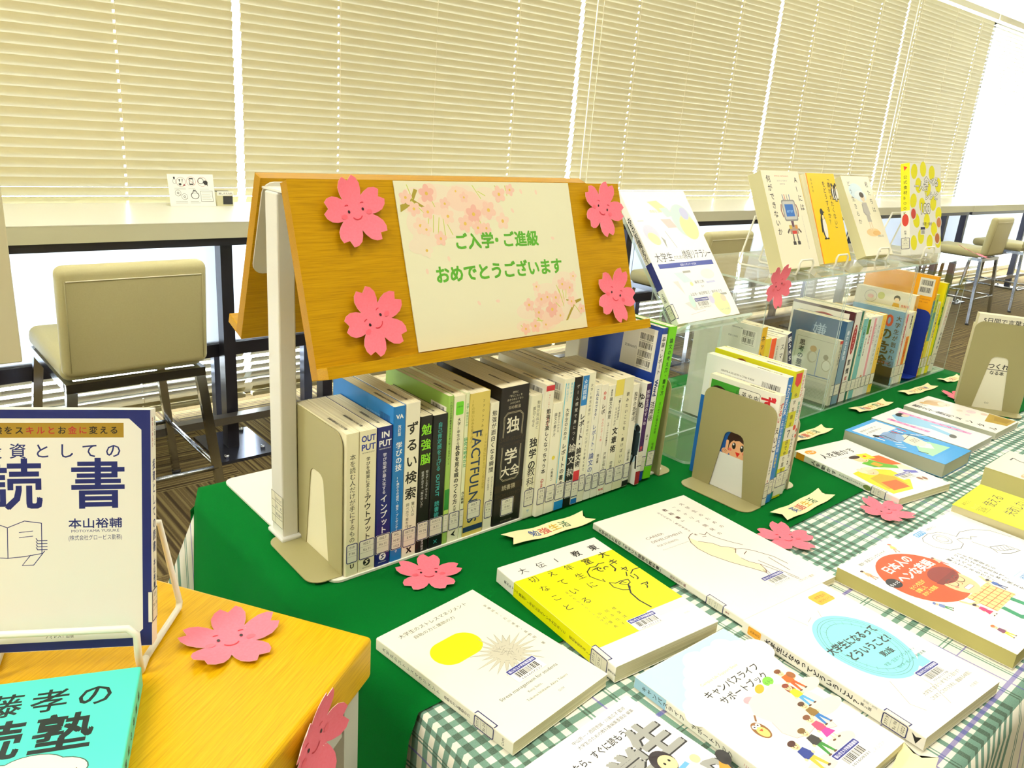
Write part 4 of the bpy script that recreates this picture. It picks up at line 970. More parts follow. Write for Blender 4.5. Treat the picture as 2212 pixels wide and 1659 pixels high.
# ================================================================== FLAT BOOKS ON THE CLOTH
def flat(label, x, y, yaw, w, h, t, z=ZT, **kw): return book(label, w, h, t, m_flat(x, y, z, yaw), **kw)
def f_stress(cv, w, h):
    cv.text('大学生のストレスマネジメント', 18, h-18, 7, '#3a3a36', w=98); cv.text('自助の力と援助の力', 30, h-28, 5.6, '#3a3a36', w=58)
    pts = rrect(18, h-98, 70, h-46, 25.9, 10); cv.poly([(x, y) for x, y in rrect(22, h-88, 84, h-49, 19.4, 10)], '#f4ee10')
    cv.vtext('安福純子・石川達男・高野明　著', w-12, h-30, 4.4, '#4a4a44', 6.4)
    cx, cy = 88, h-108; r = random.Random(8); sp = []
    for i in range(46):
        a = 2*pi*i/46; R = r.uniform(28, 43) if i % 2 else r.uniform(15, 20); sp.append((cx+R*cos(a)*1.02, cy+R*sin(a)*.95))
    cv.poly(sp, '#7c7766'); cv.poly([(cx+(x-cx)*.94, cy+(y-cy)*.94) for x, y in sp], '#cdc8b2')
    for i in range(40):
        a = r.uniform(0, 2*pi); q = r.uniform(2, 14); cv.line([(cx+q*cos(a), cy+q*sin(a)), (cx+q*cos(a)+r.uniform(-6, 6), cy+q*sin(a)+r.uniform(-6, 6))], .4, '#938e7c')
    cv.text('Stress management for students', 30, 44, 6, '#3a3a36', w=84); cv.text('Kenji Saito,', 60, 35, 4.4, '#4a4a44'); cv.text('Takuma Ishikawa, Akira Takano', 50, 27, 4.4, '#4a4a44', w=60); cv.text('GVM', 84, 16, 4, '#777')
flat('ivory book with a yellow oval and a spiky grey ball on its cover', .405, .411, 6, 142, 201, 15, cov='#f6f2dc', front=f_stress,
     sdes=sd(('v', '大学生のストレスマネジメント', 10, 5.4, K, 0, 0, 6.6), ('v', '自助の力と援助の力', 108, 4, K), ('h', 'GVM', 190, 4, K)), call=('377.9', 'Sa 25', ''), call_y=24, call_x=5, bar=(64, 52, '101607227'))
def f_todai(cv, w, h):
    Y = '#f3ee00'; cv.rect(0, 42, w, h-36, Y); cv.rect(w*.62, 42, w, 56, '#f6f3e4') ; cv.rect(0, 33, w*.62, 42, Y)
    for i, (s, x, b) in enumerate((('東大キャリア', w-20, .02), ('教室で', w-50, .02), ('1年生に', w-80, 0), ('伝えている', w-108, 0), ('大切なこと', w-136, 0))):
        n = len(s); cv.vtext(s, x, h-10, 14 if i < 2 else 13.5, K, 22 if i else 20, b)
    cv.vtext('変化を生きる13の学び', w-118, h-82, 4.6, '#4a4a30', 7)
    for s, x in (('標葉靖子', 70), ('岡本佳子', 59), ('中村優希', 48)): cv.vtext(s, x, 84, 5.4, K, 9)
    # line drawn thinker
    x, y = w-44, h-96; L = 1.5
    cv.line([(x-22, y+14), (x-26, y+24), (x-22, y+34), (x-12, y+40), (x-4, y+38), (x+4, y+42), (x+12, y+40)], L, K); cv.arc(x-12, y+30, 4, 10, 150, .8, K, 6); cv.line([(x-22, y+14), (x-17, y+6), (x-16, y+12)], L, K)
    cv.arc(x+6, y+28, 4, 200, 20, L, K); cv.line([(x+16, y+34), (x+15, y+22), (x+10, y+18)], 2, K)
    cv.line([(x-14, y+2), (x-8, y-3), (x+2, y-2), (x+12, y-4), (x+10, y-10), (x+3, y-13), (x-4, y-6), (x+2, y-4), (x+5, y-9)], L, K)
    cv.line([(x-14, y+2), (x-16, y-8), (x-10, y-18), (x-2, y-22), (x+4, y-16)], L, K); cv.line([(x+16, y+2), (x+22, y+10)], L, K); cv.line([(x+24, y+4), (x+34, y+10), (x+44, y+9)], L, K)
    cv.line([(x+4, y-13), (x-6, y-28), (x-8, y-44), (x-5, y-62)], 2.2, K); cv.text('○○○', w-24, 30, 3, '#999')
flat('white book with a bright yellow panel and a line drawn thinker', .556, .424, -5, 160, 217, 20, cov='#f7f4e8', front=f_todai,
     sdes=sd(('b', 36, 180, '#f3ee00'), ('v', '東大キャリア教室で1年生に伝えている大切なこと', 16, 4.8, K, .01, 0, 5.2), ('v', '変化を生きる13の', 142, 4.6, K), ('v', '東京大学', 206, 3, K)), call=('377.9', 'O 52', ''), call_y=12, call_x=6, bar=(66, 34, '101161172'))
def f_career(cv, w, h):
    BR = '#5a2a22'
    cv.vtext('大学生のための', w-28, h-14, 8, BR, 13); cv.vtext('「キャリア開発の', w-48, h-14, 8, BR, 13); cv.vtext('教科書」', w-66, h-16, 8, BR, 13, .02); cv.vtext('宗方比佐子／鶴田美保子　著', w-82, h-22, 5, BR, 6)
    for s, y, z in (('CAREER', h-74, 7), ('DEVELOPMENT', h-85, 7), ('FOR STUDENTS', h-96, 5.6)): cv.text(s, 34, y, z, '#6a4a44', w={7: 34, 5.6: 40}[z] if s != 'DEVELOPMENT' else 62)
    cv.text('From Humana Perspective', 34, h-106, 3, '#999', w=50)
    skin = '#faedc0'; pts = [(92, h-98), (84, h-110), (80, h-126), (82, h-146), (92, h-172), (106, h-198), (114, h-214), (120, h-208), (124, h-196), (116, h-184), (114, h-172), (118, h-160), (128, h-152), (122, h-144), (114, h-138), (110, h-126), (102, h-118), (96, h-112)]
    cv.poly(pts, skin); cv.line(pts[:11], 1, BR); cv.line(pts[11:], 1, BR)
    cv.line([(92, h-98), (100, h-94), (108, h-92)], 1, BR); cv.line([(114, h-98), (120, h-104), (128, h-100), (126, h-110), (130, h-122), (138, h-138), (146, h-150)], 1, BR); cv.line([(112, h-106), (118, h-108)], .9, BR)
    cv.line([(124, h-152), (136, h-156), (146, h-168), (158, h-192), (160, h-214)], 1, BR); cv.line([(126, h-168), (136, h-164)], 1, BR); cv.line([(150, h-190), (148, h-226)], .9, BR); cv.line([(124, h-196), (134, h-226), (140, h-248)], .9, BR); cv.line([(130, h-188), (142, h-244)], .9, BR)
    for dx in (0, 4): cv.line([(116+dx, h-206), (112+dx, h-220)], .8, BR)
    cv.text('ミネルヴァ書房', w-56, 16, 4.6, '#b09a8a')
flat('large white textbook with a brown line drawing of a reclining figure', .757, .402, -4.5, 190, 267, 10, cov='#f8f4e6', front=f_career,
     sdes=sd(('v', '大学生のための「キャリア開発の教科書」', 12, 6, '#3a201c', .02, 0, 6.6), ('v', '宗方比佐子編', 150, 4.4, '#7a3a34'), ('v', '書房', 240, 3, '#a05a50')), call=('377.9', 'Mu 31', ''), call_y=30, call_x=6, bar=(94, 28, '101571158'))
def person(cv, x, y, s, shirt, pants, hair, skin='#f3cfa0', skirt=False, longhair=False, a=0.):
    """little printed figure, feet at x,y"""
    ca, sa = cos(radians(a)), sin(radians(a))
    cv.f0 = lambda p: (x+(p[0]*ca-p[1]*sa)*s, y+(p[0]*sa+p[1]*ca)*s)
    if longhair: cv.ell(0, 27, 6, 8, hair)
    if skirt: cv.poly([(-3, 19), (3, 19), (8, 7), (-8, 7)], pants); cv.line([(-2, 7), (-2, 0)], 1.2, skin); cv.line([(3, 7), (3, 0)], 1.2, skin)
    else: cv.poly([(-4, 16), (4, 16), (6, 1), (3, 1), (0, 12), (-3, 1), (-6, 1)], pants)
    cv.ell(-4.5, .8, 2.4, 1, '#5a3a22'); cv.ell(4.5, .8, 2.4, 1, '#5a3a22')
    cv.poly([(-4.6, 26), (4.6, 26), (7, 17), (4.6, 15), (-4.6, 15), (-7, 17)], shirt); cv.ell(-7, 16, 1.6, 1.6, skin); cv.ell(7, 17, 1.6, 1.6, skin)
    cv.ell(0, 31, 4.6, 5.2, skin); cv.ell(0, 34, 5, 3, hair); cv.ell(-1.7, 30.6, .6, .7, K); cv.ell(1.7, 30.6, .6, .7, K); cv.arc(0, 29.4, 1.6, 200, 340, .5, '#a03020', 5)
    cv.f0 = None
def f_campus(cv, w, h):
    SKY = '#bfe3f4'
    cv.rect(.5, h-62, w, h-.5, SKY)
    for cx, cy, r in ((16, h-66, 13), (30, h-56, 12), (44, h-46, 15), (58, h-36, 16), (76, h-26, 20), (100, h-30, 20), (120, h-24, 16), (134, h-38, 18), (150, h-46, 18), (80, h-60, 40), (120, h-64, 34), (40, h-72, 26), (6, h-76, 12)): cv.ell(cx, cy, r, r, '#f8f6ea')
    cv.poly([(0, 0), (w, 0), (w, h-62), (0, h-62)], '#f8f6ea')
    cv.text('Campus Life Support Book', 46, h-50, 5, '#d8c878', w=62)
    cv.text('キャンパスライフ', 36, h-66, 11, K, w=88, bold=.012); cv.text('サポートブック', 44, h-80, 11, K, w=76, bold=.012)
    cv.ell(70, h-90, 7, 4.6, '#f0a8b0'); cv.ell(94, h-86, 8, 4.4, '#f0b02a', 20); cv.ell(112, h-84, 8, 5.4, '#7cc83c', 15); cv.text('くらし', 106, h-86, 4, K)
    cv.f0 = lambda p: (p[0], p[1]+2)
    blob = [(66, h-94), (80, h-90), (94, h-94), (110, h-90), (122, h-98), (124, h-112), (136, h-122), (138, h-134), (124, h-144), (116, h-150), (112, h-164), (100, h-160), (92, h-152), (78, h-154), (64, h-150), (58, h-138), (62, h-124), (56, h-108)]
    cv.poly(blob, '#f8e6d4'); cv.line(blob[9:17], .5, '#d89a90'); cv.f0 = None
    cv.ell(44, h-122, 8, 11, '#8a5a2c'); cv.ell(44, h-124, 5.4, 7.4, '#f2d878'); cv.ell(41.6, h-116, 2.6, 2.6, '#fff'); cv.ell(47, h-116, 2.6, 2.6, '#fff'); cv.ell(41.8, h-116, 1, 1, K); cv.ell(46.8, h-116, 1, 1, K); cv.poly([(42, h-121), (47, h-121), (44.5, h-124)], '#d04a24'); cv.line([(50, h-112), (56, h-106)], 2, '#8a5a2c')
    for cx, cy, rx in ((54, 30, 24), (130, 70, 24), (144, 100, 18), (96, 36, 22)): cv.ell(cx, cy, rx, 8, '#faf0d0')
    person(cv, 55, 26, 1.06, '#2a3c8c', '#c8b83c', '#4a2418', a=4); person(cv, 76, 32, 1., '#3a3432', '#3a8a34', '#7a5a2c'); person(cv, 97, 40, .98, '#d04a70', '#c8389a', '#7a4a2c', skirt=True)
    person(cv, 110, 56, .92, '#8a6a2c', '#2f78c0', '#5a3a20'); person(cv, 121, 80, .95, '#e8d41c', '#58a8d8', '#8a3c24', longhair=True); person(cv, 134, 98, .95, '#e8641c', '#e0581c', '#7a4420')
    cv.ell(142, 119, 5, 5, '#9a5a2a'); cv.text('ミネルヴァ', 108, 10, 4.6, '#bbb')
flat('white book with blue sky, clouds and small cartoon students on its cover', .563, .197, -1.5, 149, 211, 13, cov='#f8f6ea', front=f_campus,
     sdes=sd(('b', .3, 42, '#a9d4ec'), ('v', 'キャンパスライフ', 10, 6.4, K, .01, 0, 7), ('v', 'サポートブック', 74, 6.4, K, .01, 0, 7), ('v', 'こころ', 134, 4.4, '#c07080'), ('c', 166, 4.4, '#e0b02a', 1.8), ('c', 186, 4.4, '#4a9a3c', 1.8)), bar=(70, 12, '101608331'))
def f_daigaku(cv, w, h):
    C = '#8fe6e4'; G = '#5a8a8c'
    cv.poly([(x-2, y) for x, y in rrect(w-46, h-30, w-14, h-10, 4)], '#f2b33a'); cv.text('大学生の', w-42, h-19, 5.4, '#8a4a14'); cv.text('学びをつくる', w-43, h-26, 4.6, '#8a4a14')
    o = []
    for i in range(64):
        a = 2*pi*i/64; o.append((w/2+4+50*cos(a)*(1+.012*sin(5*a)), h/2+6+58*sin(a)))
    cv.poly(o, C); cv.poly([(w/2+24, h/2-46), (w/2+46, h/2-34), (w/2+44, h/2-54), (w/2+30, h/2-58)], C)
    for f in (.90, .84, .72): cv.line([(w/2+4+(x-w/2-4)*f, h/2+6+(y-h/2-6)*f) for x, y in o], .5, G, True)
    for i in range(24):
        a = 2*pi*i/24; cv.line([(w/2+4+42*.78*cos(a), h/2+6+58*.70*sin(a)), (w/2+4+42*.9*cos(a), h/2+6+58*.80*sin(a))], .4, G)
    for a, b in (((w/2-20, h/2+62), (w/2-26, h-24)), ((w/2+10, h/2+64), (w/2+18, h-34)), ((w/2-14, h/2+66), (w/2-2, h/2+70)), ((w/2+14, h/2-52), (w/2-6, 12)), ((w/2-30, h/2-44), (w/2-46, 34)), ((w/2-46, 34), (w/2-40, 20))): cv.line([a, b], .5, '#9a968a')
    cv.text('大学生になるって', 34, h/2+14, 13.4, '#333638', w=92, bold=.03); cv.text('どういうこと?', 46, h/2-4, 13.4, '#333638', w=78, bold=.03); cv.text('第2版', 84, h/2-18, 9, '#333638', bold=.03)
    cv.text('学習・生活アイデンティティ', 70, h/2-29, 5, '#3f7274', w=60); cv.text('鈴木学・植上一希・藤野真 著', 80, h/2-38, 4.2, '#3f7274', w=56)
    cv.text('大学生である“いま”をどう活かす？', 60, 32, 5.2, '#7a766a', w=76); cv.text('これまで・これからを考え、価値ある4年間に', 60, 24, 5.2, '#7a766a', w=84); cv.text('大月書店', w-40, 12, 4, '#999')
flat('white book with a big turquoise wristwatch face on its cover', .730, .181, -4.5, 158, 217, 16, cov='#f9f6ea', front=f_daigaku,
     sdes=sd(('f', lambda cv, t, h: cv.rr(t/2-5.4, h-26, t/2+5.4, h-8, 2, '#ecaa34')), ('v', '大学生の', 11, 3.4, '#8a4a14'), ('v', '大学生になるってどういうこと？', 31, 7.6, K, .03, 0, 7.9), ('v', '第2版', 150, 4, K), ('v', '学習・生活', 152, 3, '#888', 0, 5), ('f', lambda cv, t, h: cv.poly([(t/2-5, 8), (t/2+5, 14), (t/2+2, 9), (t/2+5, 4)], K))), call=('377.9', 'Su 96', '1022'), call_y=17, call_x=6, bar=(86, 38, '101611178'))
def f_nihon(cv, w, h):
    O = '#e8501c'
    cv.text('爆笑！英語コミックエッセイ', 30, h-18, 6, K, w=70)
    cv.ell(w/2, h-78, 62, 56, O, 0, 40)
    cv.text('日本人の', 44, h-50, 17, '#fff8ee', w=68, bold=.03); cv.text('ヘンな英語', 40, h-72, 17.4, '#fff8ee', w=88, bold=.035); cv.ell(27, h-64, 12, 10, K); cv.text('ちょっと', 17, h-67, 6, '#fff', w=20, bold=.02)
    for i, s in enumerate(('セイン先生が', '目撃した', 'おかしな英語')): cv.text(s, 32, h-86-8*i, 7, '#ffd86a', w=36 if i != 1 else 24, bold=.02)
    x, y = w-48, h-108
    cv.poly([(x-30, y-26), (x+30, y-26), (x+36, y-60), (x-30, y-62)], '#ecd88a')
    for i in range(7): cv.line([(x-30+10*i, y-27), (x-28+10*i, y-61)], 1.4, '#c8603a')
    for i in range(4): cv.line([(x-30, y-32-8*i), (x+32, y-32-8*i)], 1., '#c8603a')
    cv.ell(x, y-2, 25, 28, '#f4c898'); cv.ell(x, y+16, 28, 17, '#8a2c24'); cv.poly([(x-30, y+12), (x-26, y+4), (x+20, y+8), (x+28, y+14)], '#7a241e')
    for dx in (-10, 9): cv.arc(x+dx, y, 7.6, 0, 360, 1.1, '#5a4030', 16); cv.arc(x+dx, y-1, 4, 30, 150, .8, K, 6)
    cv.line([(x, y), (x+2, y-8), (x-2, y-9)], .9, '#a06a40'); cv.rr(x-9, y-20, x+9, y-14, 2, '#fff'); cv.line(rrect(x-9, y-20, x+9, y-14, 2), .6, '#8a4a30', True); cv.ell(x-15, y-8, 3, 2.4, '#ee8a70')
    cv.line([(x-28, y-40), (x-42, y-36), (x-48, y-24)], 4.4, '#f4c898'); cv.line([(x+30, y-34), (x+42, y-14)], 4.4, '#f4c898')
    cv.line([(x-14, y-62), (x-16, y-84), (x-4, y-96)], 9, '#1f8a5c'); cv.line([(x+18, y-60), (x+22, y-86), (x+34, y-92)], 9, '#1f8a5c')
    person(cv, 18, h-46, .62, '#e8a87a', '#c88a5a', '#4a3020'); person(cv, w-40, h-28, .6, '#e8d070', '#d8a888', '#c86a5a', a=-30); person(cv, w-14, h-84, .6, '#f0b8b0', '#c85a50', '#7a3c2c'); person(cv, 32, h-136, .64, '#7a8cc0', '#3f8a4a', '#6a7ab0', a=20)
    person(cv, 66, 46, .74, '#d02a6a', '#c82460', '#3a2420', skirt=True); person(cv, 36, 14, .74, '#7a3a5a', '#e8d820', '#d8703a'); person(cv, w-8, 62, .7, '#4a6ab0', '#3a4a80', '#3a2a20'); cv.text('アスコム', w-22, 6, 4, '#888')
flat('white comic book with a man in a red cap before an orange disc', .949, .173, -1, 154, 218, 20, bind='R', cov='#f9f6ec', front=f_nihon, page='#b9b06c')
def f_eng(cv, w, h):
    S = '#3a3a3a'; cv.rr(36, h-14, 62, h-5, 1, '#3a9ad8'); cv.rect(38, h-12.6, 60, h-6.4, '#d8eefa'); cv.text('決定版', 40, h-12, 5.4, '#2a86c8', w=18, bold=.03)
    cv.line([(30, h-24), (40, h-18), (60, h-16), (80, h-22), (88, h-30), (92, h-44)], .8, S); cv.ell(64, h-36, 13, 11, '#f3f1e8'); cv.arc(64, h-36, 13, 0, 360, .7, S, 20); cv.arc(64, h-36, 8, 0, 360, .6, S, 18)
    cv.line([(30, h-24), (28, h-40), (40, h-58), (60, h-64), (78, h-60), (84, h-48)], .8, S); cv.line([(84, h-48), (96, h-52), (104, h-60), (112, h-56), (120, h-62)], .8, S)
    cv.line([(92, h-44), (112, h-40), (140, h-48), (160, h-64), (168, h-92)], .8, S); cv.line([(96, h-64), (100, h-84), (104, h-100)], .8, S); cv.line([(96, h-100), (104, h-86), (130, h-96), (134, h-116), (112, h-112), (98, h-104)], .9, S)
    for i in range(4): cv.line([(112+6*i, h-92-2*i), (106+6*i, h-100-2*i), (112+6*i, h-104-2*i)], .7, S)
    for i, s in enumerate(('LRの発音から', 'ジョブズの名言まで！', '4レベル・100本の例文を', '聴いてマネるだけ！')): cv.vtext(s, 42-11*i if i < 4 else 0, h-66, 7, K, 7.4, .01)
    cv.text('中西のりこ', 70, h-12, 5.4, '#555'); cv.rect(44, h-156, 70, h-140, '#eaf5fb'); cv.line([(44, h-156), (70, h-156), (70, h-140), (44, h-140)], .5, '#7ab4d8', True); cv.text('決定版', 46, h-151, 7.4, '#2a86c8', w=22, bold=.02)
    cv.text('英語', 34, h-186, 27, '#1f2226', bold=.05); cv.text('シャドーイング', 20, h-216, 20, '#1f2226', w=140, bold=.04); cv.text('100本ノック', 30, h-240, 18, '#1f2226', bold=.03)
flat('white book with line drawing of a head wearing headphones', 1.107, .126, -2, 176, 257, 13, cov='#f6f5f0', front=f_eng,
     sdes=sd(('f', lambda cv, t, h: cv.rr(t/2-4, h-18, t/2+4, h-6, 1.4, '#2a8ac8')), ('v', '決定版', 22, 5.4, '#2a86c8', .02), ('v', '英語シャドーイング100本ノック', 44, 8.2, K, .03, 0, 8.6), ('v', '中西のりこ', 176, 6, K)), call=('837', 'N 38', ''), call_y=20, call_x=6)
flat('bright yellow thick book with black handwritten title by the right edge', 1.297, .189, 2, 131, 188, 25, bind='R', cov='#f5ee12', page='#d0c79a',
     front=lambda cv, w, h: (cv.text('図解', 12, h-42, 11, '#5a5610'), cv.line(rrect(10, h-45, 36, h-31, 2), .6, '#5a5610', True), cv.text('もっと', 12, h-28, 8, '#d8c860'), cv.text('明日から', 14, h-15, 8, '#5a5610', w=26), cv.text('使える', 46, h-44, 20, '#2a280c'), cv.text('失敗しない', 40, h-76, 20, '#2a280c', w=84), cv.text('人間関係', 40, h-104, 20, '#2a280c')))
flat('thick cream book with a brown body shape on its cover, behind the yellow one', 1.484, .209, 1, 132, 190, 36, bind='R', cov='#efe8cc', page='#c9c082',
     front=lambda cv, w, h: (cv.text('７', w-62, h-40, 34, '#3a3a38'), cv.ell(40, h-64, 34, 9, '#d9a878', -12), cv.ell(76, h-78, 30, 11, '#c98f5c', -18), cv.ell(24, h-58, 10, 5, '#ecc8a0'), cv.text('つの習慣', 30, h-130, 16, '#3a3a38')))
def f_hito(cv, w, h):
    cv.rect(w*.60, h*.28, w-2, h*.7, '#f8f4e6'); O = '#e8641c'; Y = '#f0d41c'; G = '#5fae2c'
    cv.ell(22, h-17, 13, 8, '#f0a020'); cv.text('まんが', 13, h-20, 6, '#fff', w=18, bold=.02)
    cv.text('人を動かす', 22, h-48, 20, K, w=92, bold=.01); cv.text('D・カーネギー　人間関係のレッスン', 44, h-62, 4.4, '#888', w=70)
    cv.poly([(8, 16), (60, 14), (92, 40), (96, 80), (58, 104), (14, 98), (8, 60)], Y); cv.poly([(84, 86), (110, 84), (w-4, 60), (w-10, 110), (120, 138), (88, 134)], '#f2e8c0')
    cv.poly([(100, 138), (138, 132), (142, 88), (112, 96)], O); cv.poly([(70, 120), (100, 128), (112, 104), (126, 88), (118, 78), (96, 92), (78, 100)], G); cv.poly([(84, 112), (100, 116), (104, 100), (88, 98)], '#e8a01c')
    cv.ell(86, 134, 15, 13, '#f4cf9c'); cv.ell(82, 144, 14, 6, '#3a2418'); cv.arc(88, 130, 6, 200, 340, 1, '#a03020')
    cv.poly([(16, 30), (70, 30), (76, 60), (60, 78), (26, 72)], '#c8a820'); cv.poly([(22, 24), (64, 22), (66, 50), (30, 54)], O)
    cv.ell(52, 92, 17, 15, '#f2cda0'); cv.ell(40, 98, 8, 10, '#e8dcc0'); cv.ell(58, 101, 12, 6, '#e8dcc0'); cv.arc(50, 88, 5, 200, 340, .9, '#8a4a30')
    cv.poly([(112, 60), (136, 52), (140, 60), (118, 72)], '#6a6ac0'); cv.ell(118, 34, 12, 9, '#efe4d8'); cv.ell(114, 36, 4, 6, '#8a5a3c', 20); cv.ell(124, 33, 4, 6, '#8a5a3c', -20)
    cv.poly([(96, 152), (122, 148), (120, 126), (94, 130)], '#f2d81c'); cv.ell(106, 140, 4, 3, '#d02a20')
flat('white comic book with yellow and orange cartoon men, tilted on the green cloth edge', 1.262, .445, -9, 148, 210, 13, cov='#f8f6ec', front=f_hito,
     sdes=sd(('b', 4, 22, '#e89a20'), ('v', '人を動かす', 36, 9, K, .02, 0, 11), ('v', 'まんがで身につくコミュニケーション', 96, 3.8, K), ('c', 152, 4.4, '#7a8a4a', 1.8)), call=('361.4', 'C 22', ''), call_y=24, call_x=5, bar=(80, 44, '101601446'))
def f_blue(cv, w, h):
    cv.rect(10, 24, w-10, h-10, '#f6f4ee'); cv.rect(10, 24, w-10, h-52, '#3f9fe0')
    for i in range(13):
        for s, c in ((1, '#d8302c'), (-1, '#f2f4f8')):
            x = 8+9*i; cv.line([(x, h-52-8*abs(i-6)), (x+10, h-64-8*abs(i-6))], 2.4, c)
    for i in range(8): cv.rect(14+13*i, h-72, 18+13*i, h-54, '#d8302c' if i % 2 else '#f4f4f4')
    for i, s in enumerate(('親愛なる友よ', '人間関係は')): cv.text(s, 18, h-26-11*i, 7, '#666', w=60)
    cv.poly([(20, 30), (w-22, 30), (w-30, 66), (w/2+8, 82), (w/2-10, 74), (24, 56)], '#a8dcae'); cv.poly([(44, 64), (70, 80), (82, 60), (62, 44)], '#f4f2ea')
    cv.poly([(44, 92), (40, 74), (58, 60), (82, 66), (92, 92), (86, 110), (60, 116)], '#f4ead0'); cv.ell(52, 118, 27, 21, '#8fb0d8', 20)
    for i in range(9): cv.line([(30+5*i, 104+2*i), (32+5*i, 132)], .9, '#2a3a5c')
    for i in range(4): cv.line([(64+6*i, 92), (60+6*i, 78)], 1.6, K)
    cv.line([(54, 98), (92, 104)], 1.2, K); cv.line([(22, 142), (40, 132), (34, 100)], 2.6, K); cv.line([(70, 132), (96, 104), (98, 70)], 2.6, K); cv.ell(24, 138, 6, 6, K); cv.line([(26, 40), (20, 56)], 3, K)
flat('thick blue framed book with a big drawn face, lying on the green cloth edge', 1.453, .452, 0, 120, 189, 26, bind='R', cov='#3f9fe0', front=f_blue, page='#b9baa4')
def f_pink(cv, w, h):
    C = '#9cd0f0'
    cv.poly([(30, 150), (58, h-16), (84, h-20), (100, 120), (112, 70), (104, 44), (90, 40), (84, 78), (74, 104), (64, 74), (52, 40), (40, 44), (48, 88), (40, 120)], C)
    cv.ell(80, h-26, 17, 9, '#2a2a2c'); cv.ell(84, h-34, 12, 7, '#f4d8c0'); cv.ell(46, 46, 12, 7, '#6a6a68', 20); cv.rr(w-34, 30, w-22, h-14, 1, '#f4b0d8'); cv.rr(20, 84, 33, h-22, 1, '#f4b0d8')
    cv.vtext('なぜか好かれる人の', w-28, h-18, 10, '#c8489a', 15.4, .02); cv.vtext('聞き方話し方', 26.5, h-26, 10, '#c8489a', 14, .02)
flat('white book with a pale blue figure and pink title bars, beside the blue framed book', 1.613, .470, 0, 125, 192, 14, bind='R', cov='#fbf7f6', front=f_pink, page='#c3c3b4')
def f_mer(cv, w, h):
    cv.ell(88, h-34, 26, 22, '#ead2b0'); cv.ell(80, h-28, 18, 16, '#d8b078'); cv.ell(96, h-48, 16, 13, '#f6e2cc'); cv.arc(94, h-48, 6, 200, 340, 1, '#a05a3c'); cv.ell(64, h-20, 8, 12, '#e0b878', 40)
    for cx, cy, r, c in ((100, 86, 12, '#f2dce0'), (84, 104, 8, '#f0e2d0'), (110, 62, 9, '#e8d0c0'), (70, 82, 6, '#f2dce0')): cv.ell(cx, cy, r, r*.8, c)
    cv.poly([(w-4, 4), (w-4, 58), (60, 44), (72, 4)], '#b99a3c'); cv.poly([(w-12, 10), (w-14, 44), (84, 34), (88, 10)], '#a38430')
    cv.vtext('整えて勝利', 24, h-10, 19, '#221c1a', 17, .02); cv.vtext('メンタル', 26, h-94, 18, '#221c1a', 23, .02); cv.vtext('心を', 48, h-12, 9, '#221c1a', 10)
flat('white book with gold corner and bold black brush title, furthest of the flat books', 1.766, .472, 0, 131, 190, 14, bind='R', cov='#fbf6ec', front=f_mer, page='#c6c6b0')
def f_nyu(cv, w, h):
    cv.text('入学したら、すぐに読もう！', 12, h-34, 9.6, K, w=100, bold=.012); cv.text('中山芳一・西岡壱誠・川島広子 監修', 58, h-11, 4.6, '#555', w=76); cv.text('大学生のための教科書編集委員会 編集', 58, h-18, 4.6, '#555', w=80)
    for ch, x, y, s in (('大', 8, h-92, 46), ('学', 56, h-84, 46), ('生', 98, h-70, 46), ('の', 112, h-128, 40)):
        cv.text(ch, x+1.4, y-1.4, s, '#2a2826', bold=.05); cv.text(ch, x, y, s, '#a4a49c', bold=.045)
    x, y = 112, h-96
    cv.ell(x-6, y+20, 12, 14, '#2c2024'); cv.ell(x-4, y+17, 9, 9.4, '#f6d8a0'); cv.ell(x-7, y+18, 1.2, 1.6, K); cv.ell(x-.5, y+18, 1.2, 1.6, K); cv.poly([(x-16, y+6), (x+10, y+8), (x+16, y-16), (x-14, y-18)], '#6fb4e0')
    cv.poly([(x-4, y-14), (x+26, y-18), (x+40, y-8), (x+36, y-24), (x+8, y-30)], '#d8962a'); cv.ell(x+42, y-12, 9, 7, '#2c2826', 60); cv.poly([(x-8, y+2), (x+16, y+4), (x+20, y-14), (x-4, y-16)], '#eceadf'); cv.ell(x+8, y-6, 2.6, 3, '#d8d4c8'); cv.ell(x+20, y+4, 5, 5, '#f6d8a0')
    cv.text('教科書', 20, h-150, 38, '#a4a49c', bold=.04)
flat('white book with big grey outlined letters cut off by the bottom edge', .404, .176, 3.5, 150, 210, 12, cov='#f8f6f0', front=f_nyu)

# ================================================================== LEFT WOODEN TABLE
WT = wood('oak_table', '#d3a40a', '#b38806', 'X', .34, '#dfb424')
LT = Matrix.Translation((.321, .517, 0)) @ Matrix.Rotation(radians(32.0), 4, 'Z')     # local x runs back from the corner to -x, y to +y
t = thing('side_table', 'small oak topped table on white legs in the left foreground', 'table', mat=LT)
mb = MB(); mb.box(-.62, 0, 0, .46, .757, .80, WT); bevel(mb.build('tabletop', t), .004, 3)
LG = M('#d9d6c8', .45)
for x in (-.60, -.032):
    for y in (.010, .428):
        mb = MB(); mb.box(x, x+.026, y, y+.026, 0, .7569, LG); mb.build('leg', t)
mb = MB(); mb.box(-.573, -.0325, .012, .030, .712, .7568, LG); mb.box(-.573, -.0325, .434, .452, .712, .7568, LG); mb.box(-.6, -.582, .0365, .4275, .712, .7568, LG); mb.box(-.026, -.010, .0365, .4275, .712, .7568, LG); mb.build('apron', t)
mb = MB(); mb.box(-.57, -.034, .04, .42, .30, .318, M('#8f8a80', .6)); mb.build('lower_shelf', t)

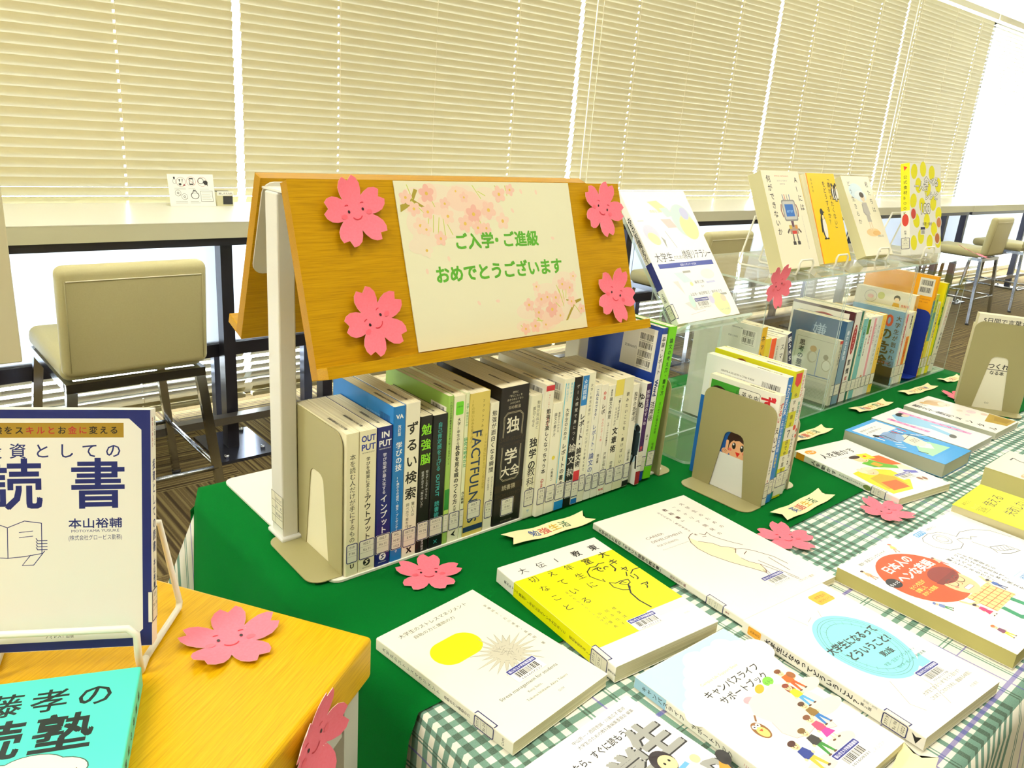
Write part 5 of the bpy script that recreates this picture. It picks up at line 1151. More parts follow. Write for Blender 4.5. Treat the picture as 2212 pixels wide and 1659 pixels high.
def easel(name, label, mat, w, lip, depth, back, r=.0028, x0=None, rear=.11, group='white wire book stands'):
    """wire book stand: lip in front of the cover, hooks under the book, legs behind; local x across, -y front"""
    t = thing(name, label, 'book stand', mat=mat, group=group); x0 = -w/2 if x0 is None else x0; x1 = x0+w
    mb = MB(); d = depth
    mb.tube([(x0, .0, r), (x0, -d, r), (x0, -d-.004, lip*.45), (x0, -d-.004, lip-.006), (x0+.006, -d-.004, lip), (x1-.006, -d-.004, lip), (x1, -d-.004, lip-.006), (x1, -d-.004, lip*.45), (x1, -d, r), (x1, .0, r)], r, WIRE, 8); mb.build('front_lip', t)
    mb = MB(); xa, xb = x0-.012, x1+.012
    mb.tube([(x0, .0001, r), (xa, rear, r), (xa, rear+.004, r+.004), (xa*.9, back[0], back[1]), (xb*.9, back[0], back[1]), (xb, rear+.004, r+.004), (xb, rear, r), (x1, .0001, r)], r, WIRE, 8); mb.build('back_frame', t)
    return t
def f_inv(cv, w, h):
    N = '#1d2668'; cv.rect(.3, .3, w-.3, h-.3, N); cv.poly([(7, 7), (w-14, 7), (w-7, 14), (w-7, h-16), (w-16, h-7), (7, h-7)], '#ebe8dc')
    cv.rect(7, h-22, w-20, h-10.5, '#a07f22')
    s = '体験をスキルとお金に変える'
    for i, ch in enumerate(s): cv.text(ch, w-27-3.2-7.5*(len(s)-1-i), h-18.6, 6.4, '#a8282a' if i in (4, 5, 6, 8, 9) else '#221c14', bold=.02)
    for i, ch in enumerate('投資としての'): cv.text(ch, w-28-6-17*(5-i), h-37, 12.5, N, bold=.008)
    cv.text('読', w-99-21, h-74, 42, N, bold=.02); cv.text('書', w-39-21, h-74, 42, N, bold=.02)
    cv.text('本山裕輔', w-61, h-93, 8.4, N, w=39, bold=.02); cv.text('MOTOYAMA YUSUKE', w-59, h-97, 3, N, w=35); cv.text('(株式会社グロービス勤務)', w-61, h-103, 4.6, N, w=39)
    x, y = 26, h-116
    cv.line([(x, y), (x, y+24), (x+12, y+29), (x+24, y+27), (x+24, y+3), (x+12, y+1), (x, y), (x-12, y+1), (x-24, y+3), (x-24, y+27), (x-12, y+29), (x, y+24)], .6, N); cv.line([(x+8, y+20), (x+18, y+21)], .5, N); cv.line([(x+8, y+16), (x+18, y+17)], .5, N)
    for i in range(4): cv.line([(x+28, y+6+2.4*i), (x+21, y+6+2.4*i), (x+20, y+8+2.4*i)], .6, N)
    cv.line([(x+26, y+5), (x+18, y-6), (x+10, y-6), (x+16, y+2)], .6, N)
    cv.text('フォレスト出版', w-79, 10, 5.4, '#221c14', w=21)
MI = m_disp((.041, .644, .824), -29.8, 14.7, 17)
book('large white and navy book on a wire stand on the oak table', 130, 191, 17, MI, 'R', '#f2efe0', None, f_inv, None,
     sd(('v', '本をスキルと', 6, 4, '#a8282a', .01, -3.6), ('v', 'お金に変える', 6, 4, K, .01, 3.2), ('v', '投資としての読書', 40, 9, '#1d2668', .02, 0, 9.6), ('v', '本山裕輔', 122, 6, '#1d2668', .02)), ('019', 'Mo 91', ''), 18, call_x=4, hard=False)
a = radians(-29.8)
easel('wire_book_stand', 'white wire stand holding the white and navy book on the oak table', Matrix.Translation((.041+.065*cos(a)+.012*.5, .644+.065*sin(a)+.012*.87, .8003)) @ Matrix.Rotation(a, 4, 'Z'), .112, .046, .016, (.052, .10), .003, rear=.07)
def f_teal(cv, w, h):
    [cv.text(ch, w-28-30*(3-i)-13, h-36, 26, '#15211e', bold=.012) for i, ch in enumerate('齋藤孝の')]; [cv.text(ch, w-43-44*(2-i)-20, h-77, 40, '#15211e', bold=.022) for i, ch in enumerate('音読塾')]
    for cx, cy, rx, ry in ((50, h-98, 22, 12), (72, h-93, 20, 12), (88, h-98, 18, 11), (68, h-106, 34, 9)): cv.ell(cx, cy, rx+.9, ry+.9, '#3a5a50')
    for cx, cy, rx, ry in ((50, h-98, 22, 12), (72, h-93, 20, 12), (88, h-98, 18, 11), (68, h-106, 34, 9)): cv.ell(cx, cy, rx, ry, '#f6eed2')
    cv.text('声に出すと頭がよくなる！', 34, h-104, 8, '#2a2a26', w=66)
MTe = frame((cos(radians(-23)), sin(radians(-23)), 0), (-sin(radians(-23)), cos(radians(-23)), 0), (0, 0, 1), (-.051, .441, .8003))
book('turquoise book with bold black title lying on the oak table', 128, 188, 19, MTe, 'R', '#4fdcc0', None, f_teal, None, sd(('v', '齋藤孝の音読塾', 16, 7, '#0f4a44', .02, 0, 14)))
flower('large pink paper blossom lying on the oak table', Matrix.Translation((.2175, .581, .8015)) @ Matrix.Rotation(radians(5), 4, 'Z'), curl=.007, rot=-24, face=-16)
nrm = Vector((.53, -.848, 0)).normalized(); uu = Vector((.848, .53, 0)).normalized()
flower('pink paper blossom stuck on the front edge of the oak table', frame(uu, (0, 0, 1), nrm, Vector((.2335, .4625, .772))+nrm*.003) @ Matrix.Rotation(radians(0), 4, 'Z'), curl=.008, rot=-22, face=10)

# ------------------------------------------------------------------ blossoms and name tags on the display table
flower('pink paper blossom lying on the green cloth in front of the row of books', m_up(.5155, .7015, ZT+.0012, 0), rot=-34, face=-28, curl=.004)
flower('pink paper blossom half under the large white textbook', m_up(1.0, .490, ZT+.0012, 0), rot=-38, face=-32, curl=.004)
flower('pink paper blossom on the checked cloth in front of the tilted comic book', m_up(1.222, .446, ZT+.0018, 0), rot=-14, face=-12, curl=.005)
flower('pink paper blossom on green cloth beside the bookend by the right edge', m_up(2.005, .630, ZT+.0018, 0), rot=10, face=-10, curl=.006)
TAG = M('#f6ecb4', .7)
def ribbon(label, x, y, yaw, text, L=.140, W=.027, lift=.004):
    t = thing('paper_tag', label, 'name tag', (x, y, ZT+.0006), radians(yaw), 'cream ribbon shaped paper tags')
    n = 18; V, F = [], []
    zc = lambda s: .0006 + lift*(abs(s)*2)**2.4 + lift*.25*(1+sin(s*14))
    for k in range(n+1):
        s = -.5+k/n
        for j, q in enumerate((-.5, 0, .5)):
            xx = s*L
            if j == 1:
                if k == 0: xx += W*.36
                if k == n: xx -= W*.36
            V.append((xx, q*W, zc(xx/L)))
    for k in range(n):
        for j in range(2): a = k*3+j; F.append((a, a+3, a+4, a+1))
    mb = MB(); mb.add(V, F, TAG, True); mb.add([(p[0], p[1], p[2]-.0003) for p in V], [f[::-1] for f in F], TAG, True)
    cv = Cv(mb, (0, 0, 0), (1, 0, 0), (0, 1, 0), (0, 0, 1), .1)
    cols = ['#1f4f9e', '#c8323a', '#e0b42a', '#1f6a4a', '#d8742a', '#1f4f9e']; m = len(text); ps = min(18., 90/m)
    for i, ch in enumerate(text):
        cx = (i-(m-1)/2)*ps; v, f, _ = glyph(ch); mb.add([(cx*.001+(px-.5)*ps*.00096, (py-.38)*ps*.00098, zc((cx*.001+(px-.5)*ps*.00096)/L)+.0005) for px, py in v], f, M(cols[i % 6], .5))
    mb.build('cut_paper', t)
ribbon('cream paper tag reading study life, in front of the thick black book', .722, .700, -5, '勉強生活', .148, .030)
ribbon('cream paper tag reading english life, beside the english books', 1.120, .533, 1, '英語生活', .150, .030)
ribbon('cream paper tag partly hidden behind the end of the english books', 1.425, .698, -2, '読書生活')
ribbon('cream paper tag in front of the acrylic box with the slim books', 1.722, .713, -4, '新自分生活', .142)
ribbon('cream paper tag in front of the acrylic box with the navy bookend', 1.962, .712, -4, 'トラブル回避', .145)
ribbon('cream paper tag by the right end of the table', 2.150, .706, -6, '生活術', .1)
ribbon('cream paper tag on the checked cloth, cut off by the bottom edge', .650, .166, 12, '進路生活', .148, .032)

# ================================================================== ACRYLIC BOXES AND THEIR BOOKS
AY0, AY1, AZ = .757, 1.02, 1.003
ABOX = [(1.286, 1.586), (1.590, 1.906), (1.910, 2.228)]
AL = ['clear acrylic box holding the slanting paperbacks, left one of three', 'clear acrylic box holding the slim library books, middle one of three', 'clear acrylic box holding the tall orange book, right one of three']
for (a, b), l in zip(ABOX, AL):
    t = thing('acrylic_box', l, 'acrylic box', (a, AY0, ZT), 0, 'clear acrylic boxes in a row'); L = b-a; D = AY1-AY0; th = .004
    def pane(nm, x0, x1, y0, y1, z0, z1):
        mb = MB(); dims = [x1-x0, y1-y0, z1-z0]; ax = dims.index(min(dims))
        vs = [(x, y, z) for z in (z0, z1) for y in (y0, y1) for x in (x0, x1)]
        fs = [((0, 4, 6, 2), (1, 3, 7, 5)), ((0, 1, 5, 4), (2, 6, 7, 3)), ((0, 2, 3, 1), (4, 5, 7, 6))]
        for k in range(3): mb.add(vs, fs[k], ACR if k == ax else ACE)
        mb.build(nm, t)
    pane('bottom_pane', 0, L, 0, D, .0008, th+.0008); pane('top_pane', 0, L, 0, D, AZ-ZT-th, AZ-ZT)
    pane('side_pane', 0, th, 0.0002, D, th+.0009, AZ-ZT-th-.0001); pane('side_pane', L-th, L, 0.0002, D, th+.0009, AZ-ZT-th-.0001)
BG = 'library books standing in the acrylic boxes'
BZ, BY = ZT+.0052, .765
def inbox(label, x, t, h, cov, des=None, bind='L', w=None, spine=None, front=None, back=None, lean=0., y=None, call=('', '', ''), cy=20):
    w = w or (148 if h > 197 else 128 if h > 160 else 105)
    return book(label, w, h, t, m_stand(x, y or BY, BZ, w, t, bind, lean), bind, cov, spine, front, back, des, call, cy, group=BG, stamp=t > 12, call_c='#22242a')
inbox('book with grey white back cover and yellow spine, first in the left acrylic box', 1.3005, 20, 212, '#e8e8da', sd(('b', .4, 150, '#e8b818'), ('v', 'ネット中毒', 14, 13, K, .02, 0, 16)), spine='#e8b818',
      back=lambda cv, w, h: (isbn(cv, w-8, h-10, 21), cv.text('ISBN978-4-426', w-64, h-12, 4, '#555'), cv.text('定価 1,760円', w-70, h-30, 4, '#555')))
inbox('short yellow paperback in the left acrylic box', 1.3212, 20, 188, '#e8d020', sd(('v', '日常生活の', 34, 9, K, .03), ('v', '法律', 84, 9, K, .03)))
inbox('paperback with orange spine in the left acrylic box', 1.3420, 17, 186, '#f4f0e0', sd(('b', .4, 140, '#f0581c')), spine='#f0581c')
inbox('slim off white paperback next to the orange spine', 1.3598, 14, 184, '#e6e3d0', sd(('v', '大学生活の迷い方', 14, 5, '#6a665a')))
inbox('cream book with big black title on its spine, right of the slim off white one', 1.3745, 21, 186, '#eeebdc', sd(('v', 'スマホ脳', 12, 13, K, .01, 0, 18), ('c', 96, 7, K)))
inbox('navy and white book leaning to the left in the left acrylic box', 1.455, 15, 196, '#efece0', sd(('v', '脱ＳＮＳ', 6, 12, '#fff', .03, 0, 14)), spine='#1c2348', lean=-17, bind='R', front=lambda cv, w, h: (cv.text('S', w-50, h-44, 40, K, bold=.04), cv.text('N', w-86, h-44, 40, K, bold=.04)))
inbox('small cream paperback with two drawn birds on its cover', 1.622, 13, 148, '#c9c8ae', sd(('b', 1, 8, '#c8443a'), ('v', '思考の整理学', 14, 7, '#55524a')), 'R', front=lambda cv, w, h: (cv.line([(6, 52), (w-6, 52), (w-6, h-10), (6, h-10)], .6, '#77745e', True), cv.vtext('思考の整理学', 20, h-16, 14, '#1f1d18', 15, .03), cv.ell(48, h-50, 12, 14, '#a9a382'), cv.ell(48, h-32, 8, 7, '#b08c3c'), cv.ell(50, h-50, 9, 11, '#c9c8ae'), cv.ell(84, h-62, 11, 13, '#a9a382'), cv.ell(84, h-62, 9, 11, '#d6d5c0'), cv.ell(80, h-44, 6, 6, '#8c8666'), cv.line([(62, h-30), (62, h-92)], 1.4, '#4a7ac0'), cv.line([(30, 56), (96, 58)], 2, '#4a6a9a'), cv.rect(10, 6, w-10, 46, '#c0c0a8'), [cv.line([(12, 10+3*i), (w-12, 10+3*i)], .5, '#8a8a74') for i in range(12)]))
inbox('dusty blue book with one pale character on its cover', 1.636, 27, 188, '#335c80', sd(('v', '嫌われる勇気', 20, 11, '#e6ecf0', .02)), 'R', spine='#7d9cae', front=lambda cv, w, h: cv.text('嫌', w/2-12, h-44, 34, '#a9c0d2', bold=-.01))
inbox('maroon bordered white book with a red oval on its spine', 1.664, 31, 206, '#ece8dc', sd(('b', .5, 205, '#ece8dc'), ('f', lambda cv, t, h: (cv.rect(.3, 0, 4, h, '#4a1220'), cv.ell(t/2+1, h-62, 9, 34, '#a01c24'))), ('v', 'スタンフォード', 32, 7, '#f4e8dc', .01, 1, 8.4), ('v', '習慣', 104, 14, K, .03, 1, 20), ('v', '超', 146, 10, '#b8302c', .03, 1), ('v', '大全', 160, 9, K, .02, 1, 14)), 'R',
      front=lambda cv, w, h: (cv.rect(0, h-6, w, h, '#3a0e18'), cv.rect(w-12, 0, w, h, '#4a1220'), cv.ell(w/2+4, h-40, 44, 26, '#9c1c24'), cv.text('スタンフォード', w/2-30, h-34, 10, '#f4e8dc', w=66)))
inbox('slim dark green book in the middle acrylic box', 1.6956, 10, 206, '#1f6a56', sd(('v', '大学生の健康ハンドブック', 20, 5, '#dfe9d8')))
inbox('very slim cream book next to the dark green one', 1.706, 7, 207, '#ece6c8', sd(('v', 'こころの健康', 20, 4, K)))
inbox('turquoise book in the middle acrylic box', 1.7134, 21, 187, '#7cc0bc', sd(('v', '一人暮らしの料理帖', 14, 8, '#27505a', .02)))
inbox('white book with a leaf green head mark', 1.7348, 12, 185, '#eeeddc', sd(('b', 2, 36, '#5a8a2c'), ('v', 'はじめての自炊', 44, 6, K)))
inbox('white book with small red letters in the middle acrylic box', 1.7472, 15, 187, '#efece0', sd(('v', 'お金の教科書', 20, 7, '#b84a50'), ('c', 140, 5, '#c88a6a')))
inbox('pink striped book in the middle acrylic box', 1.7626, 20.5, 187, '#f0ece4', sd(('f', lambda cv, t, h: cv.rect(2, 40, t*.55, h-4, '#e8a0a8')), ('v', '片づけのコツ', 18, 8, K, 0, 5)))
inbox('pale grey book beside the golden yellow spine', 1.7836, 21, 186, '#dde2da', sd(('v', 'きちんと生きるコツ', 20, 8, '#3a3a36', .0, 0, 11)))
inbox('golden yellow book, last in the middle acrylic box', 1.805, 20, 187, '#f0c850', sd(('v', 'くらしの法律', 10, 8, '#d8702a', .02), ('v', '新社会人の', 78, 6, K), ('c', 172, 6, '#e8c820')))
def f_danger(cv, w, h):
    cv.rect(0, 0, w, 44, '#20262a'); cv.rect(0, 44, w, 60, '#5a90ba')
    cv.vtext('大学生が狙われる', w-10, h-10, 13, '#10161c', 16, .02); cv.text('50', w-62, h-40, 40, '#c8262c', bold=.03); cv.text('の', w-48, h-70, 30, '#10161c', bold=.03); cv.vtext('危険', w-36, h-74, 34, '#10161c', 36, .03)
    cv.text('あなたを守る50の知識', w-84, 50, 6, '#b83a4a', w=72)
inbox('blue book with red number fifty on its cover in the right acrylic box', 1.9165, 11, 182, '#74b2dc', sd(('v', '大学生が狙われる', 8, 6, '#10161c', .02)), 'R', front=f_danger)
inbox('white book with a red stripe and pink head in the right acrylic box', 1.929, 13, 178, '#f0ece2', sd(('f', lambda cv, t, h: (cv.rect(1, h-24, t-1, h-3, '#ee8a94'), cv.rect(t-4, 40, t-1, h-2, '#c02834'))), ('v', '薬物乱用防止教室', 30, 6, '#c05058'), ('b', 138, 146, K)))
inbox('plain white narrow book beside the red striped one', 1.943, 12, 177, '#ebe8da', sd(('v', 'こころのケア', 40, 5, '#77736a')))
inbox('orange spined book with black brush title in the right acrylic box', 1.9562, 16, 178, '#f0eddc', sd(('b', 60, 150, '#e8861c'), ('v', '悪質商法', 8, 8, K, .03), ('v', 'トラブル解決', 64, 8, '#a83018', .02)))
inbox('pale lemon narrow book before the navy bookend', 1.9732, 11, 178, '#f0ecaa', sd(('v', 'くらしの豆知識', 12, 5, '#6a6430')))
inbox('tall cream picture book with round drawings, behind the blue fifty book', 1.986, 20, 214, '#e6e0cc', sd(('v', 'もしものとき', 24, 9, K, .03, 0, 11)), 'R', w=150, y=.775,
      front=lambda cv, w, h: (cv.rect(0, 0, w, h-44, '#e89a2a'), cv.ell(40, h-22, 16, 15, '#9a968a'), cv.ell(40, h-22, 15, 14, '#e6e0cc'), cv.ell(40, h-22, 8, 5, '#e0aaa0'), cv.ell(66, h-16, 9, 9, '#c8cc7a'), cv.ell(106, h-16, 8, 8, '#3a2a1c'), cv.ell(106, h-20, 6, 6, '#f0d0a0'), cv.poly([(99, h-27), (113, h-27), (117, h-44), (95, h-44)], '#d8a030'), cv.text('自転車', w-32, h-34, 7, '#c8443a', bold=.02)), spine='#e8b050')
bookend('navy steel bookend in the right acrylic box, in front of the orange book', m_be(2.0645, .762, ZT+.0055), M('#16308c', .35), .17, .13, .05, sgn=-1, cut=False)
inbox('tall orange book with two bar codes on its back, in the right acrylic box', 2.0672, 13, 257, '#f2a814', sd(('b', 60, 140, '#6aa0a0'), ('b', 140, 200, '#e8c83c'), ('v', 'ビジュアル一人暮らしの知恵', 50, 8, K, .03, 0, 11)), w=182,
      back=lambda cv, w, h: (cv.rect(w-42, h-52, w-6, h-8, '#f0ecda'), cv.bars(w-38, h-26, w-10, h-13, '#222', 51), cv.bars(w-38, h-44, w-10, h-31, '#444', 52), cv.text('ISBN978-4-389-22574-8', w-46, h-62, 4.4, '#b05a14', w=38), cv.text('定価 1,100円', w-34, h-69, 4, '#b05a14'), cv.ell(w-26, h-90, 5, 5, '#d88410')))
inbox('book with green yellow spine beside the tall orange one', 2.0835, 17, 211, '#c8d850', sd(('b', 46, 120, '#6fae9c'), ('b', 120, 190, '#e8d840'), ('v', '見てわかる生活', 12, 7, K, .02)))
inbox('yellow striped white book, lower than its tall neighbours', 2.1035, 16, 190, '#f0eec8', sd(('f', lambda cv, t, h: cv.rect(2, 44, t*.45, h-4, '#e4d81c')), ('v', 'ひとり暮らし安心本', 30, 7, K, .02, 3)))
inbox('bright yellow tall book with a black and green edged spine', 2.123, 17, 236, '#eee414', sd(('f', lambda cv, t, h: (cv.rect(t-5, 40, t-.5, h-1, '#3f9a3c'), cv.rect(t-8, h-30, t-5, h-1, K))), ('v', '暮らしの図鑑', 60, 8, '#2f6a2c', .03)), w=170, lean=1.5)
inbox('white book with red lettered spine leaning at the right end of the boxes', 2.1445, 24, 196, '#e8e6d6', sd(('v', 'まいにち使える', 10, 7, '#c04038', .02, 0, 9), ('v', '冠婚葬祭', 90, 8, K, .02, 0, 12)), lean=7)
# things on top of the boxes
def f_ai(cv, w, h):
    cv.vtext('AIには', w-15, h-8, 15, K, 19, .012); cv.vtext('何ができないか', 19, h-8, 15, K, 17.6, .012)
    cv.text('ARTIFICIAL UNINTELLIGENCE', 42, h-12, 3.6, '#c8744a', w=50); cv.text('メレディス・ブルサード', 48, h-22, 4, '#777', w=36); cv.text('北村京子 訳', 56, h-28, 3.4, '#777')
    x, y = w/2+3, h-88; G = '#aaa9a2'
    for dx, c in ((-14, '#3a4a8a'), (-8, '#c83a30'), (0, '#8a8a84'), (8, '#2a5a9a')): cv.line([(x+dx, y+28), (x+dx*1.1, y+40)], 2, c)
    cv.rr(x-24, y-14, x+24, y+29, 5, '#8e8d86'); cv.rr(x-21, y-11, x+21, y+26, 4, '#c9c8c0'); cv.rect(x-15, y-5, x+15, y+20, '#2f6fc0'); cv.text('error', x-11, y+3, 10, '#a8d8ff')
    for s in (-1, 1): cv.line([(x+s*26, y+20), (x+s*30, y+8), (x+s*26, y-6)], 3, '#8a4a48'); cv.line([(x+s*16, y-30), (x+s*24, y-38)], 4, '#5a4a3c'); cv.line([(x+s*7, y-40), (x+s*8, y-56)], 4, '#6a625a'); cv.rect(x+s*8-5, y-62, x+s*8+5, y-55, '#3a3634')
    cv.rect(x-15, y-40, x+15, y-22, '#b09a84'); cv.poly([(x-5, y-14), (x+5, y-14), (x+3, y-26), (x-3, y-26)], '#5a3448'); cv.rect(x-14, y-30, x-6, y-23, '#d8b83a'); cv.rect(x+6, y-30, x+14, y-23, '#d8943a'); cv.rect(x-8, y-40, x+8, y-34, '#d03a2c')
    cv.vtext('コンピュータはどのように世界を誤解するのか', w-24, h-92, 3.2, '#999')
DG = 'books displayed on wire stands on top of the acrylic boxes'
ATOP = AZ+.0002
def disp(label, o, yaw, tilt, w, h, t, bind, sl, **kw):
    book(label, w, h, t, m_disp(o, yaw, tilt, t), bind, group=DG, **kw)
    a = radians(yaw); b = radians(tilt); c = Vector(o)+Vector((cos(a), sin(a), 0))*w*.0005
    n0 = Vector((sin(a), -cos(a), 0))
    easel('wire_book_stand', sl, Matrix.Translation((c.x, c.y, ATOP)) @ Matrix.Rotation(a, 4, 'Z') @ Matrix.Translation((0, t*.0009, 0)), .05, .030, t*.0009+.003, (.045+t*.001, .10), .0022, rear=.09)
disp('thick cream book with a tin robot on its cover, on top of the acrylic boxes', (1.385, .792, 1.016), -.8, 26, 133, 197, 30, 'R', 'white wire stand under the robot book', cov='#f6efd0', front=f_ai, page='#cfc898')
def penguin(cv, x, y, s):
    cv.f0 = lambda p: (x+p[0]*s, y+p[1]*s)
    cv.ell(0, 24, 10, 24, K); cv.ell(3, 20, 7.4, 20, '#f6f2e4'); cv.ell(0, 50, 6, 7, K); cv.poly([(4, 52), (12, 50), (4, 48)], K); cv.line([(-8, 36), (-11, 12)], 3, K); cv.ell(-3, 0, 5, 1.6, K); cv.ell(6, 0, 5, 1.6, K); cv.ell(2, 40, 4, 5, '#f2dca0')
    cv.f0 = None
def f_peng(cv, w, h):
    cv.rect(0, 0, 3, h, '#ee7a18'); cv.vtext('「嫌われたくない」', w-34, h-4, 13, K, 13.6, .008); cv.vtext('をどうするか？', w-56, h-16, 13, K, 13.6, .008); cv.vtext('榎本博明', 17, h-10, 6, '#8a6a10', 8)
    penguin(cv, 34, 52, 1.12)
    for i, (x, y) in enumerate(((w-22, h-56), (w-13, h-60), (w-6, h-56))): penguin(cv, x, y, .62)
disp('yellow book with penguins on its cover, on top of the acrylic boxes', (1.556, .802, 1.016), 1.5, 24, 123, 191, 14, 'R', 'white wire stand under the penguin book', cov='#f8d000', front=f_peng)
def f_kimi(cv, w, h):
    cv.ell(46, h-38, 30, 20, '#d8ecf2'); cv.ell(60, h-50, 26, 14, '#e4f0f2')
    cv.vtext('君たちは', w-22, h-10, 15, '#3a3a38', 21); cv.vtext('どう生きるか', 24, h-10, 14, '#3a3a38', 18.6)
    x, y = w/2+4, 62; cv.ell(x, y-6, 30, 10, '#f0d098'); cv.ell(x+14, y-8, 18, 6, '#e8bc78')
    for s in (-1, 1): cv.line([(x+s*4, y+22), (x+s*5, y)], 4, '#ecd8b8')
    cv.poly([(x-8, y+40), (x+8, y+40), (x+9, y+20), (x-9, y+20)], '#b8b4ac'); cv.poly([(x-10, y+68), (x+10, y+68), (x+13, y+38), (x-13, y+38)], '#c0bcb4'); cv.line([(x-11, y+64), (x-14, y+44), (x-6, y+36)], 4, '#a8a49c'); cv.ell(x, y+80, 9, 10, '#ecd8b8'); cv.ell(x-1, y+87, 10, 7, '#4a3c34')
    cv.text('吉野源三郎', w-44, 44, 6, '#8a8678', w=26); cv.text('岩波書店', w/2-6, 8, 4, K)
disp('cream book with a standing boy on its cover, on top of the acrylic boxes', (1.792, .828, 1.016), -2.4, 31, 125, 196, 24, 'R', 'white wire stand under the cream book with the boy', cov='#f5efd2', front=f_kimi, page='#cfc898')
def f_lemon(cv, w, h):
    r = random.Random(3); Yc = '#ece41c'
    for cx, cy in ((20, h-20), (62, h-14), (104, h-22), (136, h-50), (40, h-52), (84, h-60), (16, h-88), (58, h-98), (112, h-94), (138, h-120), (30, h-134), (80, h-136), (116, h-156), (52, h-172), (18, h-186), (94, h-186), (136, h-184)): cv.ell(cx, cy, 15, 18, Yc, r.uniform(-30, 30), 16)
    for s, x, y, z in (('一人前', 20, h-62, 22), ('食べる', 66, h-52, 24), ('100', 46, h-118, 34), ('レシピ', 70, h-84, 22)):
        cv.text(s, x, y, z, K, bold=.07); cv.text(s, x, y, z, '#faf8ec', bold=.02)
    cv.text('料理・食材', 60, h-146, 9, '#4a3a20', bold=.01)
    for cx, cy, c in ((16, h-118, '#c83a2c'), (w-18, h-178, '#b8662a'), (w-10, h-140, '#c87a4a')): cv.ell(cx, cy, 14, 15, '#e8e4d4'); cv.ell(cx, cy, 11, 12, c)
    cv.rect(50, h-168, 72, h-150, '#f4f2e8'); cv.rect(50, h-156, 72, h-150, '#2a2a4a'); cv.bars(52, h-166, 70, h-157, '#333', 5)
disp('lemon patterned cookery book with yellow spine, on top of the acrylic boxes', (1.955, .800, 1.016), -4, 13.5, 150, 214, 22, 'L', 'white wire stand under the lemon patterned book', cov='#f2f1e4', front=f_lemon,
     sdes=sd(('b', .4, 110, '#efe51c'), ('f', lambda cv, t, h: cv.poly([(t/2-4, h-6), (t/2+5, h-10), (t/2-2, h-18)], '#d8402c')), ('v', '公式食材BOOK', 26, 9, '#6a6a18', .02, 0, 12), ('c', 132, 8, '#c83a2c', 1.8), ('v', '料理・食材', 156, 5, K)), call=('596', 'H 71', ''), call_y=14)
flower('red pink paper blossom fixed upright at the corner of the left acrylic box', frame((1, 0, 0), (0, 0, 1), (0, -1, 0), (1.311, .7535, .998)) @ Matrix.Rotation(radians(6), 4, 'Z'), curl=.004, rot=36, face=8)
flower('pink paper blossom seen nearly edge on at the far end of the acrylic boxes', Matrix.Translation((2.222, .756, 1.016)) @ Matrix.Rotation(radians(16), 4, 'X') @ Matrix.Rotation(radians(10), 4, 'Y') @ Matrix.Rotation(radians(20), 4, 'Z'), curl=.004, rot=10)

# ------------------------------------------------------------------ sloping acrylic easel with the white computing textbook
t = thing('acrylic_easel', 'sloping clear acrylic easel under the white computing textbook', 'book stand', (1.085, .735, ZT))
O = Vector((1.065, .78, .946)); b = radians(39); v = Vector((0, sin(b), cos(b))); n = Vector((0, -cos(b), sin(b)))
org = Vector((1.085, .735, ZT))
mb = MB(); mb.prism(rrect(0, 0, .19, .30, .016, 5, (1, 1, 0, 0)), (0, 0, .0006), (1, 0, 0), (0, 1, 0), (0, 0, 1), .005, ACR, ACE); mb.build('base_plate', t)
mb = MB(); mb.prism([(0, 0), (.186, 0), (.186, .25), (0, .25)], O-org-n*.0165+Vector((0, 0, 0))-v*.006, (1, 0, 0), v, -n, .005, ACR, ACE); mb.build('back_rest', t)
mb = MB(); mb.prism([(.0, -.0), (.186, -.0), (.186, .034), (0, .034)], O-org-n*.0164-v*.0062, (1, 0, 0), n, -v, .005, ACR, ACE); mb.build('lip', t)
mb = MB(); p0 = O-org-n*.022
mb.prism([(0, .006), (.19, .006), (.19, p0.z+.02), (0, p0.z+.02)], (0, p0.y+.036, 0), (1, 0, 0), (0, 0, 1), (0, 1, 0), .005, ACR, ACE); mb.build('upright', t)
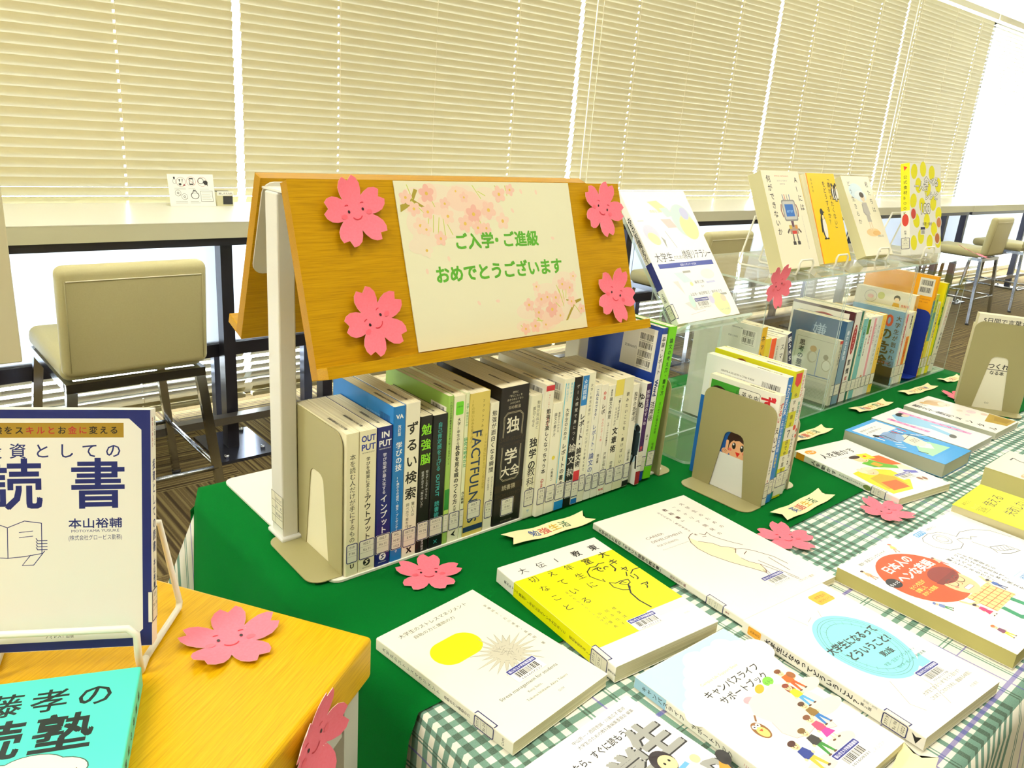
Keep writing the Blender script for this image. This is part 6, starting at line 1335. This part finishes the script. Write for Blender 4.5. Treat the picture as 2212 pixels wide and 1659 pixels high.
def f_lit(cv, w, h):
    P = {'y': '#f0f0b8', 'g': '#cfeedd', 'b': '#c9cbe8', 'r': '#f2ccc4', 'k': '#a8a89c', 'v': '#d9d4ec'}
    cv.text('情報社会を生き抜くために', 56, h-44, 6, '#d8c888', w=84)
    cv.poly([(60, h-22), (88, h-20), (112, h-40), (84, h-44)], '#f4eaa8'); cv.poly([(86, h-36), (108, h-34), (120, h-52), (98, h-54)], P['g']); cv.ell(140, h-62, 30, 34, P['g']); cv.ell(150, h-76, 24, 26, '#eef0a0'); cv.ell(152, h-48, 12, 13, P['b']); cv.ell(34, h-86, 20, 17, '#dcdcec', -30); cv.ell(36, h-96, 16, 11, '#eef0b0', -30)
    cv.poly([(76, h-58), (104, h-58), (114, h-76), (88, h-76)], P['r']); cv.poly([(56, h-92), (64, h-100), (60, h-116)], P['k']); cv.line([(74, h-82), (88, h-116)], .8, '#77776c'); cv.line([(12, h-60), (28, h-60)], 1.6, '#ccccbf')
    cv.text('大学生', 14, h-140, 19, K, w=50); cv.text('のための', 66, h-138, 9, '#555', w=30); cv.text('情報リテラシー', 94, h-138, 19, K, w=84)
    cv.rect(14, h-154, w-10, h-145, '#3a4aa0'); cv.text('基礎から学ぶデータ活用', 74, h-151.6, 5, '#e8eaf8', w=46)
    cv.poly([(46, h-164), (70, h-164), (88, h-184), (62, h-184)], '#d4e4e8'); cv.rect(72, h-166, 94, h-162, P['k']); cv.ell(140, h-172, 20, 10, '#f2f0e2'); cv.ell(82, h-188, 4, 4, '#eef0a0'); cv.rect(126, h-190, 152, h-186, P['b']); cv.poly([(34, h-180), (48, h-180), (52, h-206)], '#f0dcd4')
    cv.text('篠原三典', 92, h-188, 6.4, '#555', w=28); cv.text('監修', 106, h-196, 4, '#777'); cv.text('上出浩・後田野智己・角田あさな', 64, h-210, 6.4, '#444', w=96); cv.text('著', 112, h-218, 4, '#777'); cv.rect(148, h-216, 170, h-212, P['k'])
    cv.poly([(40, h-222), (76, h-218), (98, h-236), (60, h-238)], '#dcdcd4'); cv.ell(62, h-220, 7, 12, P['g']); cv.ell(142, h-232, 20, 24, '#e6f0b0', 30, ); cv.ell(154, h-222, 8, 7, '#ecd8b8'); cv.ell(118, h-222, 8, 8, P['v'])
    cv.line([(44, h-244), (88, h-240)], .6, '#e8b8b0'); cv.text('ナカニシヤ出版', w-52, 12, 4, '#aaa')
book('big white computing textbook with pastel shapes on the acrylic easel', 182, 257, 14, m_disp((1.065, .78, .946), 1, 39, 14), 'L', '#fbfaf2', None, f_lit, None,
     sd(('v', '大学生のための情報リテラシー', 50, 8.4, K, .02, 0, 6.4), ('b', 140, 190, '#2a3580'), ('v', '上出浩', 196, 6, K, .02)), call=('007', 'U 33', ''), call_y=10, call_x=7, bar=(70, 22, '101459211'))
# board book behind the bookend by the right edge
M3 = m_be(2.006, .504, ZT+.0004, 32)
def f_five(cv, w, h):
    cv.text('5日間で言葉が', 10, h-18, 13, K, w=90, bold=.01); cv.rect(4, h-27, w-4, h-25.6, K); cv.text('つくれる', w/2-22, 96, 14, K, bold=.02); cv.rect(w/2-24, 92, w/2+24, 93.4, K); cv.text('なる本', w/2-16, 82, 10, K, bold=.02); cv.text('○○', w/2-10, 12, 5, K)
book('white book with title about words in five days, behind the bookend by the right edge', 130, 216, 22, M3 @ Matrix.Translation((.0016, -.001, .001)) @ m_stand(0, 0, 0, 130, 22, 'R'), 'R', '#f1ecd4', None, f_five, None, sd(('v', '言葉の本', 20, 9, K, .02)), ('336', 'H 41', ''), 20, call_c='#22242a')
book('cream paperback behind the five days book, at the right edge', 130, 188, 22, M3 @ Matrix.Translation((.0240, -.004, .001)) @ m_stand(0, 0, 0, 130, 22, 'L'), 'L', '#f0e6b8', None, None, None, sd(('v', '話す力', 20, 10, '#2a4a8a', .02), ('b', 150, 187, '#23347c')), ('336', 'K 12', ''), 20, call_c='#22242a')
